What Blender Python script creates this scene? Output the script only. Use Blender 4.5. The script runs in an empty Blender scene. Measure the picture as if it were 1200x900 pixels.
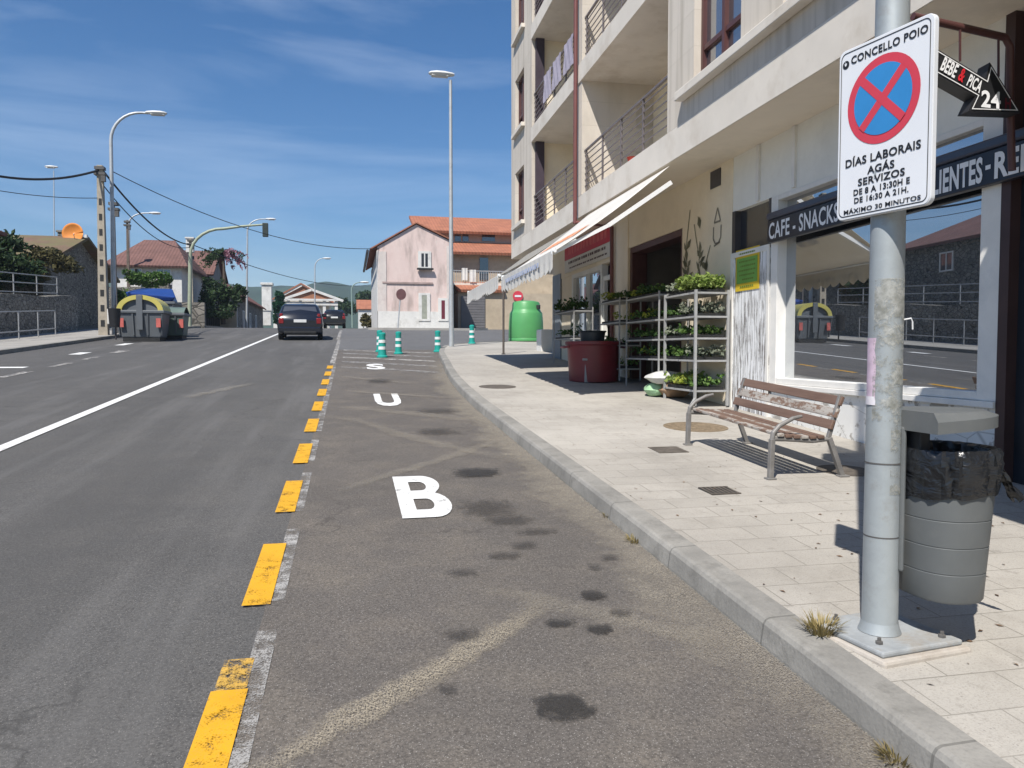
import bpy, math, random
import numpy as np
from mathutils import Vector, Matrix, noise as mnoise
random.seed(7)
rnd = random.uniform
SC = bpy.context.scene
COL = SC.collection
R = math.radians

# ------------------------------------------------------------------ camera
F_PX, HZ, VPX, EYE = 900.0, 410.0, 410.0, 1.5
PITCH = math.atan((450 - HZ) / F_PX)
YAW = math.atan((600 - VPX) / math.hypot(F_PX, 450 - HZ))
SLOPE = 53 / (F_PX / math.cos(YAW))
cam = bpy.data.cameras.new('camera')
cam.sensor_width = 36.0
cam.lens = F_PX / 1200 * 36
cam.clip_start = 0.05
cam.clip_end = 6000
co = bpy.data.objects.new('camera', cam)
COL.objects.link(co)
co.location = (0, 0, EYE)
co.rotation_euler = (math.pi / 2 - PITCH, 0, -YAW)
SC.camera = co

# ------------------------------------------------------------------ light
SUN_AZ, SUN_EL = 35.5, 53.6          # light travels towards azimuth 32 (from +Y to +X)
w = bpy.data.worlds.new('World'); SC.world = w; w.use_nodes = True
nt = w.node_tree; N = nt.nodes; Lk = nt.links
bg = N['Background']
sky = N.new('ShaderNodeTexSky'); sky.sky_type = 'NISHITA'; sky.sun_disc = False
sky.sun_elevation = R(SUN_EL); sky.sun_rotation = R(SUN_AZ + 180)
sky.air_density = 1.0; sky.dust_density = 0.12; sky.ozone_density = 3.0; sky.altitude = 300
tc = N.new('ShaderNodeTexCoord')
mp = N.new('ShaderNodeMapping'); mp.inputs['Rotation'].default_value = (0, R(-12), R(18)); mp.inputs['Scale'].default_value = (1.1, 2.2, 8.5)
cn = N.new('ShaderNodeTexNoise'); cn.inputs['Scale'].default_value = 1.35; cn.inputs['Detail'].default_value = 9; cn.inputs['Roughness'].default_value = .56; cn.inputs['Distortion'].default_value = .5
cr = N.new('ShaderNodeValToRGB'); cr.color_ramp.elements[0].position = .44; cr.color_ramp.elements[1].position = .82
cr.color_ramp.elements[0].color = (0, 0, 0, 1); cr.color_ramp.elements[1].color = (.30, .30, .30, 1)
mx = N.new('ShaderNodeMix'); mx.data_type = 'RGBA'
Lk.new(tc.outputs['Generated'], mp.inputs['Vector']); Lk.new(mp.outputs[0], cn.inputs['Vector'])
Lk.new(cn.outputs['Fac'], cr.inputs[0]); Lk.new(cr.outputs[0], mx.inputs['Factor'])
hs = N.new('ShaderNodeHueSaturation'); hs.inputs['Hue'].default_value = .504; hs.inputs['Saturation'].default_value = 1.32; hs.inputs['Value'].default_value = .84
Lk.new(sky.outputs[0], hs.inputs['Color']); Lk.new(hs.outputs[0], mx.inputs['A']); mx.inputs['B'].default_value = (8.0, 9.0, 10.5, 1)
Lk.new(mx.outputs['Result'], bg.inputs['Color']); bg.inputs['Strength'].default_value = 0.092
sl = bpy.data.lights.new('sun', 'SUN'); sl.energy = 4.6; sl.angle = R(.5); sl.color = (1, .955, .89)
so = bpy.data.objects.new('sun', sl); COL.objects.link(so)
ca = math.cos(R(SUN_EL))
LD = Vector((math.sin(R(SUN_AZ)) * ca, math.cos(R(SUN_AZ)) * ca, -math.sin(R(SUN_EL))))
so.rotation_euler = LD.to_track_quat('-Z', 'Y').to_euler()
so.location = (-20, -30, 40)
vs = SC.view_settings
vs.view_transform = 'Standard'; vs.look = 'None'; vs.gamma = 1; vs.exposure = 0.56
vs.use_curve_mapping = False

# ------------------------------------------------------------------ geometry of the view
_cy, _sy, _cp, _sp = math.cos(YAW), math.sin(YAW), math.cos(PITCH), math.sin(PITCH)
FW = Vector((_sy * _cp, _cy * _cp, -_sp)); RT = Vector((_cy, -_sy, 0)); UP = RT.cross(FW)
EYEV = Vector((0, 0, EYE))
def ray(px, py): return FW + RT * ((px - 600) / F_PX) + UP * ((450 - py) / F_PX)
def at(px, py, Y):
    d = ray(px, py); return EYEV + d * (Y / d.y)
def atX(px, py, X):
    d = ray(px, py); return EYEV + d * (X / d.x)
def gnd(px, py, dz=0.0):
    d = ray(px, py); return EYEV + d * ((dz - EYE) / (d.z - SLOPE * d.y))
def gz(y):
    if y < 42: return SLOPE * y
    if y < 70: return SLOPE * 42 + SLOPE * ((y - 42) - (y - 42) ** 2 / 56)
    return SLOPE * 42 + SLOPE * 14
FA = R(1.0)
UA = Vector((math.sin(FA), math.cos(FA), 0)); VA = Vector((-math.cos(FA), math.sin(FA), 0)); FP0 = Vector((5.22, 7, 0))
def fp(p):                            # facade frame: u along the street, v out to the street, z up
    return FP0 + UA * (p[0] - 7) + VA * p[1] + Vector((0, 0, p[2]))

# ------------------------------------------------------------------ mesh builder
ORIG = {}
class MB:
    def __init__(s, xf=None): s.v = []; s.f = []; s.uv = {}; s.xf = xf
    def add(s, vs, fs):
        b = len(s.v)
        s.v += [Vector(s.xf(q)) if s.xf else Vector(q) for q in vs]
        s.f += [tuple(b + i for i in f) for f in fs]
        return s
    def box(s, x0, x1, y0, y1, z0, z1):
        return s.hexa([(x0, y0, z0), (x1, y0, z0), (x1, y1, z0), (x0, y1, z0), (x0, y0, z1), (x1, y0, z1), (x1, y1, z1), (x0, y1, z1)])
    def hexa(s, p):
        return s.add(p, [(0, 3, 2, 1), (4, 5, 6, 7), (0, 1, 5, 4), (1, 2, 6, 5), (2, 3, 7, 6), (3, 0, 4, 7)])
    def obox(s, c, sx, sy, sz, rz=0.0, rx=0.0, ry=0.0):
        M = Matrix.Translation(c) @ Matrix.Rotation(rz, 4, 'Z') @ Matrix.Rotation(ry, 4, 'Y') @ Matrix.Rotation(rx, 4, 'X')
        x, y, z = sx / 2, sy / 2, sz / 2
        return s.hexa([M @ Vector(q) for q in ((-x, -y, -z), (x, -y, -z), (x, y, -z), (-x, y, -z), (-x, -y, z), (x, -y, z), (x, y, z), (-x, y, z))])
    def bar(s, a, b, wd, ht, up=(0, 0, 1)):
        a = Vector(a); b = Vector(b); d = (b - a).normalized(); sd = d.cross(Vector(up))
        if sd.length < 1e-4: sd = d.cross(Vector((1, 0, 0)))
        sd.normalize(); u = sd.cross(d)
        P = []
        for e in (a, b):
            for i, j in ((-1, -1), (1, -1), (1, 1), (-1, 1)): P.append(e + sd * (i * wd / 2) + u * (j * ht / 2))
        return s.add(P, [(3, 2, 1, 0), (4, 5, 6, 7), (0, 1, 5, 4), (1, 2, 6, 5), (2, 3, 7, 6), (3, 0, 4, 7)])
    def poly(s, pts): return s.add(pts, [tuple(range(len(pts)))])
    def prism(s, pts, vec):
        n = len(pts); vec = Vector(vec); P = [Vector(q) for q in pts]
        return s.add(P + [q + vec for q in P], [tuple(range(n))[::-1], tuple(range(n, 2 * n))] + [(i, (i + 1) % n, n + (i + 1) % n, n + i) for i in range(n)])
    def tube(s, pts, r, n=8, cap=True):
        pts = [Vector(q) for q in pts]; m = len(pts)
        rr = list(r) if hasattr(r, '__len__') else [r] * m
        P = []; pu = None
        for i in range(m):
            d = (pts[min(i + 1, m - 1)] - pts[max(i - 1, 0)]).normalized()
            if pu is None: pu = d.orthogonal().normalized()
            pu = (pu - d * pu.dot(d)).normalized(); w_ = d.cross(pu)
            for k in range(n):
                a = 2 * math.pi * k / n
                P.append(pts[i] + (pu * math.cos(a) + w_ * math.sin(a)) * rr[i])
        fs = [(i * n + k, i * n + (k + 1) % n, (i + 1) * n + (k + 1) % n, (i + 1) * n + k) for i in range(m - 1) for k in range(n)]
        if cap: fs += [tuple(range(n))[::-1], tuple(range((m - 1) * n, m * n))]
        return s.add(P, fs)
    def lathe(s, prof, c=(0, 0, 0), n=24, cap=True, sx=1, sy=1):
        c = Vector(c); m = len(prof); P = []
        for r, z in prof:
            for k in range(n):
                a = 2 * math.pi * k / n; P.append(c + Vector((r * math.cos(a) * sx, r * math.sin(a) * sy, z)))
        fs = [(i * n + k, i * n + (k + 1) % n, (i + 1) * n + (k + 1) % n, (i + 1) * n + k) for i in range(m - 1) for k in range(n)]
        if cap: fs += [tuple(range(n))[::-1], tuple(range((m - 1) * n, m * n))]
        return s.add(P, fs)
    def sheet(s, xs, ys, zf):
        P = [(x, y, zf(x, y)) for y in ys for x in xs]; n = len(xs)
        return s.add(P, [(j * n + i, j * n + i + 1, (j + 1) * n + i + 1, (j + 1) * n + i) for j in range(len(ys) - 1) for i in range(n - 1)])
    def rows(s, rows):                # list of equal-length rows of points
        n = len(rows[0]); P = [q for r_ in rows for q in r_]
        return s.add(P, [(j * n + i, j * n + i + 1, (j + 1) * n + i + 1, (j + 1) * n + i) for j in range(len(rows) - 1) for i in range(n - 1)])
    def leaf(s, c, sz, up=.3, asp=.55):
        d = Vector((rnd(-1, 1), rnd(-1, 1), rnd(-1, 1) * .8 + up)).normalized()
        o = d.cross(Vector((rnd(-1, 1), rnd(-1, 1), rnd(-1, 1)))).normalized()
        c = Vector(c); b = d.cross(o) * sz * .18
        return s.add([c - d * sz * .5, c + o * sz * asp * .5 + b, c + d * sz * .5, c - o * sz * asp * .5 + b], [(0, 1, 2), (0, 2, 3)])
    def clump(s, c, rx, ry, rz, n, sz, up=.3, shell=.45):
        c = Vector(c)
        for _ in range(n):
            d = Vector((rnd(-1, 1), rnd(-1, 1), rnd(-1, 1)))
            if d.length < .05: continue
            d.normalize(); k = shell + (1 - shell) * random.random()
            s.leaf((c.x + d.x * rx * k, c.y + d.y * ry * k, c.z + d.z * rz * k), sz * rnd(.6, 1.3), up)
        return s
    def build(s, name, mat, parent=None, smooth=False, bevel=0, seg=2, recalc=False):
        o_ = Vector((0, 0, 0))
        if parent is not None: o_ = ORIG[parent]
        me = bpy.data.meshes.new(name)
        me.from_pydata([tuple(q - o_) for q in s.v], [], s.f)
        me.materials.append(mat)
        if recalc:
            import bmesh
            bm = bmesh.new(); bm.from_mesh(me); bmesh.ops.recalc_face_normals(bm, faces=bm.faces); bm.to_mesh(me); bm.free()
        if smooth:
            me.polygons.foreach_set('use_smooth', [True] * len(me.polygons))
            me.set_sharp_from_angle(angle=R(40))
        ob = bpy.data.objects.new(name, me); COL.objects.link(ob)
        if parent is not None: ob.parent = parent
        ORIG[ob] = o_
        if bevel:
            b = ob.modifiers.new('bevel', 'BEVEL'); b.width = bevel; b.segments = seg; b.limit_method = 'ANGLE'
        return ob

def tag(o, label=None, cat=None, group=None, kind=None):
    if label: o['label'] = label
    if cat: o['category'] = cat
    if group: o['group'] = group
    if kind: o['kind'] = kind
    return o
def thing(name, label, cat, loc, group=None):
    o = bpy.data.objects.new(name, None); COL.objects.link(o); o.location = loc; o.empty_display_size = .2
    ORIG[o] = Vector(loc); return tag(o, label, cat, group)
def struct(mb, name, mat, **k):
    o = mb.build(name, mat, **k); o['kind'] = 'structure'; return o
KIDS = {}
def copy_tree(o, loc=None, rz=None, label=None, parent=None):
    c = o.copy(); COL.objects.link(c)
    if parent is not None: c.parent = parent
    if loc is not None: c.location = loc; ORIG[c] = Vector(loc)
    if rz is not None: c.rotation_euler = (0, 0, rz)
    if label: c['label'] = label
    for ch in [q for q in COL.objects if q.parent == o]: copy_tree(ch, parent=c)
    return c
def text_mesh(txt, name, mat, origin, xd, yd, width=None, height=None, bold=0.0, depth=.004, parent=None, align='CENTER', shear=0.0):
    """Lettering as a mesh; xd, yd are the world directions of the line and of the letters' up."""
    cu = bpy.data.curves.new(name, 'FONT'); cu.body = txt; cu.align_x = align; cu.offset = bold; cu.extrude = 0.0; cu.resolution_u = 3
    cu.shear = shear; cu.space_character = 1.06
    t = bpy.data.objects.new(name, cu); COL.objects.link(t)
    dg = bpy.context.evaluated_depsgraph_get()
    me = bpy.data.meshes.new_from_object(t.evaluated_get(dg))
    bpy.data.objects.remove(t)
    xd = Vector(xd).normalized(); yd = Vector(yd).normalized(); zd = xd.cross(yd)
    xs = [q.co.x for q in me.vertices]; ys = [q.co.y for q in me.vertices]
    w0 = max(xs) - min(xs); h0 = max(ys) - min(ys)
    sy_ = height / h0 if height else width / w0
    sx_ = width / w0 if width else sy_
    o_ = ORIG[parent] if parent is not None else Vector((0, 0, 0))
    org = Vector(origin) - o_; yb = min(ys)
    for q in me.vertices:
        c = q.co.copy(); q.co = org + xd * (c.x * sx_) + yd * ((c.y - yb) * sy_) + zd * depth
    me.materials.clear(); me.materials.append(mat)
    ob = bpy.data.objects.new(name, me); COL.objects.link(ob)
    if parent is not None: ob.parent = parent
    ORIG[ob] = o_
    return ob

# ------------------------------------------------------------------ materials
class NT:
    def __init__(s, name):
        s.m = bpy.data.materials.new(name); s.m.use_nodes = True; s.t = s.m.node_tree; s.n = s.t.nodes
        s.b = s.n['Principled BSDF']; s.out = s.n['Material Output']
        s.tc = s.n.new('ShaderNodeTexCoord')
    def L(s, a, b): s.t.links.new(a, b)
    def mapc(s, scale=(1, 1, 1), rot=(0, 0, 0), loc=(0, 0, 0), src='Object'):
        m = s.n.new('ShaderNodeMapping'); m.inputs['Scale'].default_value = scale; m.inputs['Rotation'].default_value = rot; m.inputs['Location'].default_value = loc
        s.L(s.tc.outputs[src], m.inputs['Vector']); return m.outputs[0]
    def noise(s, sc, det=4, ro=.55, vec=None, dist=0):
        n = s.n.new('ShaderNodeTexNoise'); n.inputs['Scale'].default_value = sc; n.inputs['Detail'].default_value = det; n.inputs['Roughness'].default_value = ro; n.inputs['Distortion'].default_value = dist
        s.L(vec if vec is not None else s.tc.outputs['Object'], n.inputs['Vector']); return n.outputs['Fac']
    def voro(s, sc, vec=None, out='Color', feat='F1', rand=1):
        n = s.n.new('ShaderNodeTexVoronoi'); n.inputs['Scale'].default_value = sc; n.feature = feat; n.inputs['Randomness'].default_value = rand
        s.L(vec if vec is not None else s.tc.outputs['Object'], n.inputs['Vector']); return n.outputs[out]
    def ramp(s, fac, a, b, ca=(0, 0, 0), cb=(1, 1, 1)):
        r = s.n.new('ShaderNodeValToRGB'); e = r.color_ramp.elements
        e[0].position = a; e[1].position = b; e[0].color = (*ca, 1); e[1].color = (*cb, 1); s.L(fac, r.inputs[0]); return r.outputs[0]
    def mix(s, fac, a, b, mode='MIX'):
        m = s.n.new('ShaderNodeMix'); m.data_type = 'RGBA'; m.blend_type = mode
        for k, val in (('Factor', fac), ('A', a), ('B', b)):
            if hasattr(val, 'is_linked'): s.L(val, m.inputs[k])
            elif k == 'Factor': m.inputs[k].default_value = val
            else: m.inputs[k].default_value = (*val, 1)
        return m.outputs['Result']
    def math(s, op, a, b=0.0):
        m = s.n.new('ShaderNodeMath'); m.operation = op
        for i, val in enumerate((a, b)):
            if hasattr(val, 'is_linked'): s.L(val, m.inputs[i])
            else: m.inputs[i].default_value = val
        return m.outputs[0]
    def xyz(s, src='Object'):
        n = s.n.new('ShaderNodeSeparateXYZ'); s.L(s.tc.outputs[src], n.inputs[0]); return n.outputs
    def col(s, c):
        if hasattr(c, 'is_linked'): s.L(c, s.b.inputs['Base Color'])
        else: s.b.inputs['Base Color'].default_value = (*c, 1)
        return s
    def rough(s, r):
        if hasattr(r, 'is_linked'): s.L(r, s.b.inputs['Roughness'])
        else: s.b.inputs['Roughness'].default_value = r
        return s
    def spec(s, v): s.b.inputs['Specular IOR Level'].default_value = v; return s
    def bump(s, h, st=.3, d=.01):
        b = s.n.new('ShaderNodeBump'); b.inputs['Strength'].default_value = st; b.inputs['Distance'].default_value = d
        s.L(h, b.inputs['Height']); s.L(b.outputs[0], s.b.inputs['Normal']); return s
def plain(name, c, rough=.6, var=.18, sc=6, metal=0, bump=.0, spec=.4, dirt=None):
    t = NT(name); n = t.noise(sc, 5, .6)
    lo = tuple(x * (1 - var) for x in c); hi = tuple(min(1, x * (1 + var)) for x in c)
    cc = t.ramp(n, .3, .7, lo, hi)
    if dirt:
        d = t.ramp(t.noise(sc * .37 + .8, 8, .68), .5, .72); cc = t.mix(d, cc, dirt)
    t.col(cc).rough(rough).spec(spec); t.b.inputs['Metallic'].default_value = metal
    if bump: t.bump(t.noise(sc * 8, 4), bump, .01)
    return t.m
def m_asphalt(name, base, warm, spk, streak=0):
    t = NT(name)
    big = t.noise(.35, 6, .62); mid = t.noise(2.3, 6, .65); fine = t.voro(290, out='Color'); f2 = t.noise(75, 4, .75)
    c = t.ramp(big, .32, .7, tuple(x * .84 for x in base), tuple(x * 1.12 for x in base))
    c = t.mix(t.ramp(mid, .44, .72), c, warm)
    c = t.mix(t.math('MULTIPLY', t.ramp(t.noise(.8, 6, .7, t.mapc((1, 1, 1), loc=(3, 8, 1))), .54, .72), .5), c, tuple(x * .68 for x in base))
    c = t.mix(t.math('MULTIPLY', t.ramp(f2, .38, .68), .85), c, tuple(x * .36 for x in base))
    c = t.mix(t.math('MULTIPLY', t.ramp(fine, .80, .93), spk), c, (.42, .40, .37))
    if streak:      # wheel paths, polished along the street
        x = t.xyz()[0]
        sv = t.noise(1.3, 3, .5, t.mapc((1, .03, 1)))
        c = t.mix(t.math('MULTIPLY', t.ramp(sv, .46, .64), .38), c, tuple(v * .60 for v in base))
        sv2 = t.noise(2.2, 4, .6, t.mapc((1, .05, 1), loc=(4, 1, 0))); c = t.mix(t.math('MULTIPLY', t.ramp(sv2, .52, .68), .35), c, tuple(v * 1.35 for v in base))
    wob = t.n.new('ShaderNodeVectorMath'); wob.operation = 'ADD'; nz = t.n.new('ShaderNodeTexNoise'); nz.inputs['Scale'].default_value = 2.5; nz.inputs['Detail'].default_value = 6
    t.L(t.tc.outputs['Object'], nz.inputs['Vector']); t.L(t.tc.outputs['Object'], wob.inputs[0]); t.L(nz.outputs['Color'], wob.inputs[1])
    ck = t.ramp(t.voro(.33, wob.outputs[0], 'Distance', 'DISTANCE_TO_EDGE'), .001, .006, (1, 1, 1), (0, 0, 0))
    c = t.mix(t.math('MULTIPLY', t.math('MULTIPLY', ck, t.ramp(t.noise(1.1, 4), .48, .56)), .6), c, tuple(v * .4 for v in base))
    t.col(c).rough(.88).spec(.25)
    h = t.math('ADD', t.math('MULTIPLY', f2, 1.0), t.math('MULTIPLY', fine, .5))
    t.bump(h, .55, .008)
    return t.m
M = {}
M['road'] = m_asphalt('road_asphalt', (.116, .113, .110), (.135, .129, .122), .45, 1)
M['bay'] = m_asphalt('bay_asphalt', (.138, .124, .112), (.185, .162, .137), .6)
M['side'] = m_asphalt('side_asphalt', (.15, .15, .152), (.17, .166, .16), .2)

def m_paver():
    t = NT('pavers'); b = t.n.new('ShaderNodeTexBrick')
    mp_ = t.mapc((1, 1, 1)); t.L(mp_, b.inputs['Vector'])
    b.inputs['Scale'].default_value = 1; b.inputs['Brick Width'].default_value = .40; b.inputs['Row Height'].default_value = .245
    b.inputs['Mortar Size'].default_value = .0035; b.inputs['Mortar Smooth'].default_value = .3; b.offset = .5
    b.inputs['Color1'].default_value = (.405, .378, .335, 1); b.inputs['Color2'].default_value = (.36, .336, .297, 1); b.inputs['Mortar'].default_value = (.215, .20, .17, 1)
    big = t.noise(.8, 7, .66); fine = t.noise(120, 3, .7); v = t.voro(160)
    c = t.mix(t.math('MULTIPLY', t.ramp(big, .44, .70), .62), b.outputs['Color'], (.25, .232, .205))
    c = t.mix(t.math('MULTIPLY', t.ramp(t.noise(.45, 5, .6, t.mapc((1, 1, 1), loc=(9, 4, 0))), .5, .72), .55), c, (.50, .47, .42))
    c = t.mix(t.math('MULTIPLY', t.ramp(fine, .48, .7), .45), c, (.19, .17, .15))
    c = t.mix(t.math('MULTIPLY', t.ramp(v, .85, .95), .45), c, (.14, .13, .12))
    c = t.mix(t.math('MULTIPLY', t.ramp(t.noise(2.7, 8, .72, t.mapc((1, 1, 1), loc=(2, 7, 3))), .52, .68), .45), c, (.235, .215, .185))
    c = t.mix(t.math('MULTIPLY', t.ramp(t.noise(9, 5, .7), .60, .68), .35), c, (.16, .145, .125))
    t.col(c).rough(.85).spec(.3)
    t.bump(t.math('SUBTRACT', t.math('MULTIPLY', fine, .35), b.outputs['Fac']), .5, .006)
    return t.m
M['paver'] = m_paver()
def m_kerb():
    t = NT('kerb_concrete'); y = t.xyz()[1]
    fr = t.math('FRACT', t.math('MULTIPLY', y, .98)); j = t.math('LESS_THAN', fr, .012)
    c = t.ramp(t.noise(1.6, 8, .68), .3, .72, (.17, .164, .15), (.33, .315, .285))
    c = t.mix(t.math('MULTIPLY', t.ramp(t.noise(70, 3), .5, .75), .35), c, (.15, .145, .135))
    c = t.mix(t.math('MULTIPLY', t.ramp(t.noise(5.5, 7, .72), .52, .70), .6), c, (.13, .125, .112))
    c = t.mix(t.math('MULTIPLY', j, .55), c, (.08, .078, .07)); t.col(c).rough(.9).spec(.25)
    t.bump(t.math('SUBTRACT', t.noise(60, 4), t.math('MULTIPLY', j, .7)), .4, .006); return t.m
M['kerb'] = m_kerb()
M['dirt'] = plain('ground_earth', (.17, .145, .11), .95, .3, 1.2, bump=.3)
M['grassy'] = plain('hill_forest', (.028, .052, .030), .95, .45, .02, bump=0)
M['side_pave'] = plain('side_pavement_concrete', (.30, .285, .26), .9, .14, 1.2, bump=.2)

# ------------------------------------------------------------------ ground
ys = [-40, -20, -10, -5, 0, 5, 10, 15, 20, 25, 30, 36, 42] + [42 + 2 * i for i in range(1, 15)] + [80, 100, 140, 200, 300, 500, 900, 1600]
def terr(x, y):
    z = gz(y) - .03
    if x < -10: z += min(6, (-x - 10) * .05)
    if y > 80: z -= min(14, (y - 80) * .10)
    return z
struct(MB().sheet([-900, -300, -120, -60, -30, -20, -15, -10, -4, 2, 8, 20, 60, 200, 900], ys, terr), 'ground', M['dirt'])
yr = [-30] + [i * 2.0 for i in range(-10, 22)] + [44 + 2 * i for i in range(14)] + [80, 90]
struct(MB().sheet([-9.46, -6.7, -3.4, -.45, 1.9], yr, lambda x, y: gz(y) - (.006 * (y - 72) ** 1.3 if y > 72 else 0)), 'road', M['road'])
# old rougher surface of the loading bay, and the side street mouth
KC = [(1.78, -30), (1.78, 11), (1.83, 13), (1.93, 15), (2.08, 17), (2.26, 19), (2.42, 21), (2.60, 23), (2.86, 25), (3.15, 26.4), (3.7, 27.6), (4.5, 28.6), (5.6, 29.4), (7.2, 30.1), (14, 31.2), (40, 33)]   # foot of the kerb
def kx(y):
    for (a, b), (c, d) in zip(KC, KC[1:]):
        if b <= y <= d: return a + (c - a) * (y - b) / (d - b)
    return KC[0][0] if y < 0 else KC[-1][0]
yb = [-30, -10, -4, 0] + [i * 1.0 for i in range(1, 27)]
struct(MB().rows([[(-.42 + (kx(y) + .05 + .42) * k / 6, y, gz(y) + .005) for k in range(7)] for y in yb]), 'loading_bay_road', M['bay'])
struct(MB().rows([[(-.42 + 60 * k / 20, y, gz(y) + .004) for k in range(21)] for y in [26, 28, 30, 33, 36, 39, 42, 44, 46, 48, 50, 52]]), 'side_street_road', M['side'])

# kerb of the right pavement: swept section, then the paved area behind it
sec = [(0, -.05), (.0, .02), (.012, .104), (.024, .122), (.042, .1295), (.17, .133), (.17, .0)]
rows = []; inner = []
pts = []
for (a, b), (c, d) in zip(KC, KC[1:]):
    nseg = max(1, int(abs(d - b) / 1.0)) if d < 26 else 3
    for k in range(nseg): pts.append(Vector((a + (c - a) * k / nseg, b + (d - b) * k / nseg, 0)))
pts.append(Vector((*KC[-1], 0)))
for i, p in enumerate(pts):
    d = (pts[min(i + 1, len(pts) - 1)] - pts[max(i - 1, 0)]).normalized(); nrm = Vector((d.y, -d.x, 0))
    rows.append([tuple(p + nrm * o_ + Vector((0, 0, gz(p.y) + h))) for o_, h in sec])
    inner.append(p + nrm * .165)
struct(MB().rows(rows), 'kerb', M['kerb'])
mb = MB()
prow = []
for p in inner:
    if p.y < 27.2:
        prow.append([(p.x + (40 - p.x) * (k / 12) ** 2, p.y, gz(p.y) + .128) for k in range(13)])
mb.rows(prow)
corner = [q for q in inner if q.y >= 27]
mb.rows([[(q.x, q.y, gz(q.y) + .128) for q in corner], [(max(q.x, 5), 27.05, gz(27.05) + .128) for q in corner]])
struct(mb, 'pavement', M['paver'])
# left pavement with its kerb
struct(MB().rows([[(-9.46, y, gz(y) - .05), (-9.46, y, gz(y) + .12), (-9.62, y, gz(y) + .125)] for y in yr]), 'kerb_far', M['kerb'])
struct(MB().rows([[(-9.62, y, gz(y) + .122), (-11.2, y, gz(y) + .125), (-12.6, y, gz(y) + .13)] for y in yr]), 'pavement_far', M['side_pave'])

# ------------------------------------------------------------------ painted markings
def m_paint(name, c, wear, sc=9, dark=None):
    t = NT(name); tr = t.n.new('ShaderNodeBsdfTransparent'); ms = t.n.new('ShaderNodeMixShader')
    n = t.noise(sc, 8, .72); f2 = t.noise(130, 3, .7)
    a = t.ramp(t.math('ADD', t.math('MULTIPLY', n, .6), t.math('MULTIPLY', f2, .4)), wear - .05, wear + .05)
    cc = t.mix(t.math('MULTIPLY', t.ramp(t.noise(4, 6, .65), .42, .75), .5), c, tuple(x * .72 for x in c))
    cc = t.mix(t.math('MULTIPLY', t.ramp(f2, .52, .72), .25), cc, (.2, .19, .17))
    t.col(cc).rough(.7).spec(.3)
    t.L(a, ms.inputs[0]); t.L(tr.outputs[0], ms.inputs[1]); t.L(t.b.outputs[0], ms.inputs[2]); t.L(ms.outputs[0], t.out.inputs['Surface'])
    return t.m
DZ = [0]
def strip_mesh(name, pts, mat, dz=.009, kind='structure'):
    """pts: list of (left xy, right xy) pairs on the road; UVs run along and across."""
    if dz >= .012 and 'yellow' not in name: DZ[0] += 1; dz = .0135 + DZ[0] * .0006
    ob = MB().rows([[(*l, gz(l[1]) + dz), (*r, gz(r[1]) + dz)] for l, r in pts]).build(name, mat)
    me = ob.data; uv = me.uv_layers.new(name='uv'); n = len(pts)
    for pl in me.polygons:
        for li in pl.loop_indices:
            vi = me.loops[li].vertex_index; uv.data[li].uv = (vi % 2, (vi // 2) / (n - 1))
    ob['kind'] = kind; return ob
def m_decal(name, c, amt, sc=6, thr=.5, soft=.12, fine=.4, rough=.85, ends=False, gap=False):
    """soft-edged patch of dust or oil; alpha from the strip's own width and noise"""
    t = NT(name); tr = t.n.new('ShaderNodeBsdfTransparent'); ms = t.n.new('ShaderNodeMixShader')
    u, v, _ = t.xyz('UV')
    w1 = t.math('MULTIPLY', t.math('SUBTRACT', t.noise(sc * 1.7, 6, .7), .5), 1.1); w2 = t.math('MULTIPLY', t.math('SUBTRACT', t.noise(sc * 1.7, 6, .7, t.mapc((1, 1, 1), loc=(5, 2, 7))), .5), .9)
    u = t.math('MINIMUM', t.math('MAXIMUM', t.math('ADD', u, w1), 0.0), 1.0)
    if ends: v = t.math('MINIMUM', t.math('MAXIMUM', t.math('ADD', v, w2), 0.0), 1.0)
    eu, ev, _2 = t.xyz('UV')
    def hump(q):
        return t.math('MULTIPLY', t.math('MULTIPLY', q, t.math('SUBTRACT', 1.0, q)), 4.0)
    e = hump(u)
    e = t.math('MULTIPLY', e, t.math('POWER', hump(v), .35 if not ends else 1.0))
    guard = t.math('MINIMUM', t.math('MULTIPLY', hump(eu), 3.0), t.math('MINIMUM', t.math('MULTIPLY', hump(ev), 3.0), 1.0))
    n = t.math('ADD', t.math('MULTIPLY', t.noise(sc, 8, .7), 1 - fine), t.math('MULTIPLY', t.noise(110, 3, .75), fine))
    a = t.math('MULTIPLY', t.math('MULTIPLY', t.ramp(t.math('ADD', t.math('MULTIPLY', e, .55), t.math('MULTIPLY', n, .9)), thr + .28 - soft, thr + .28 + soft), guard), amt)
    if gap: a = t.math('MULTIPLY', a, t.ramp(t.noise(150, 2, .6), .42, .56))
    t.col(t.mix(t.ramp(t.noise(80, 3), .4, .7), tuple(x * .8 for x in c), tuple(x * 1.15 for x in c))).rough(rough).spec(.2)
    t.L(a, ms.inputs[0]); t.L(tr.outputs[0], ms.inputs[1]); t.L(t.b.outputs[0], ms.inputs[2]); t.L(ms.outputs[0], t.out.inputs['Surface'])
    return t.m
M['white_line'] = m_paint('white_line_paint', (.70, .70, .68), .40)
M['old_white'] = m_paint('worn_white_paint', (.35, .34, .325), .515, 7)
M['faint_white'] = m_paint('faded_white_paint', (.46, .44, .41), .50, 5)
M['yellow'] = m_paint('yellow_paint', (.62, .325, .014), .42)
M['old_yellow'] = m_paint('worn_yellow_paint', (.55, .33, .06), .50, 14)
M['letter'] = m_paint('white_letter_paint', (.68, .68, .665), .41)

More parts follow.
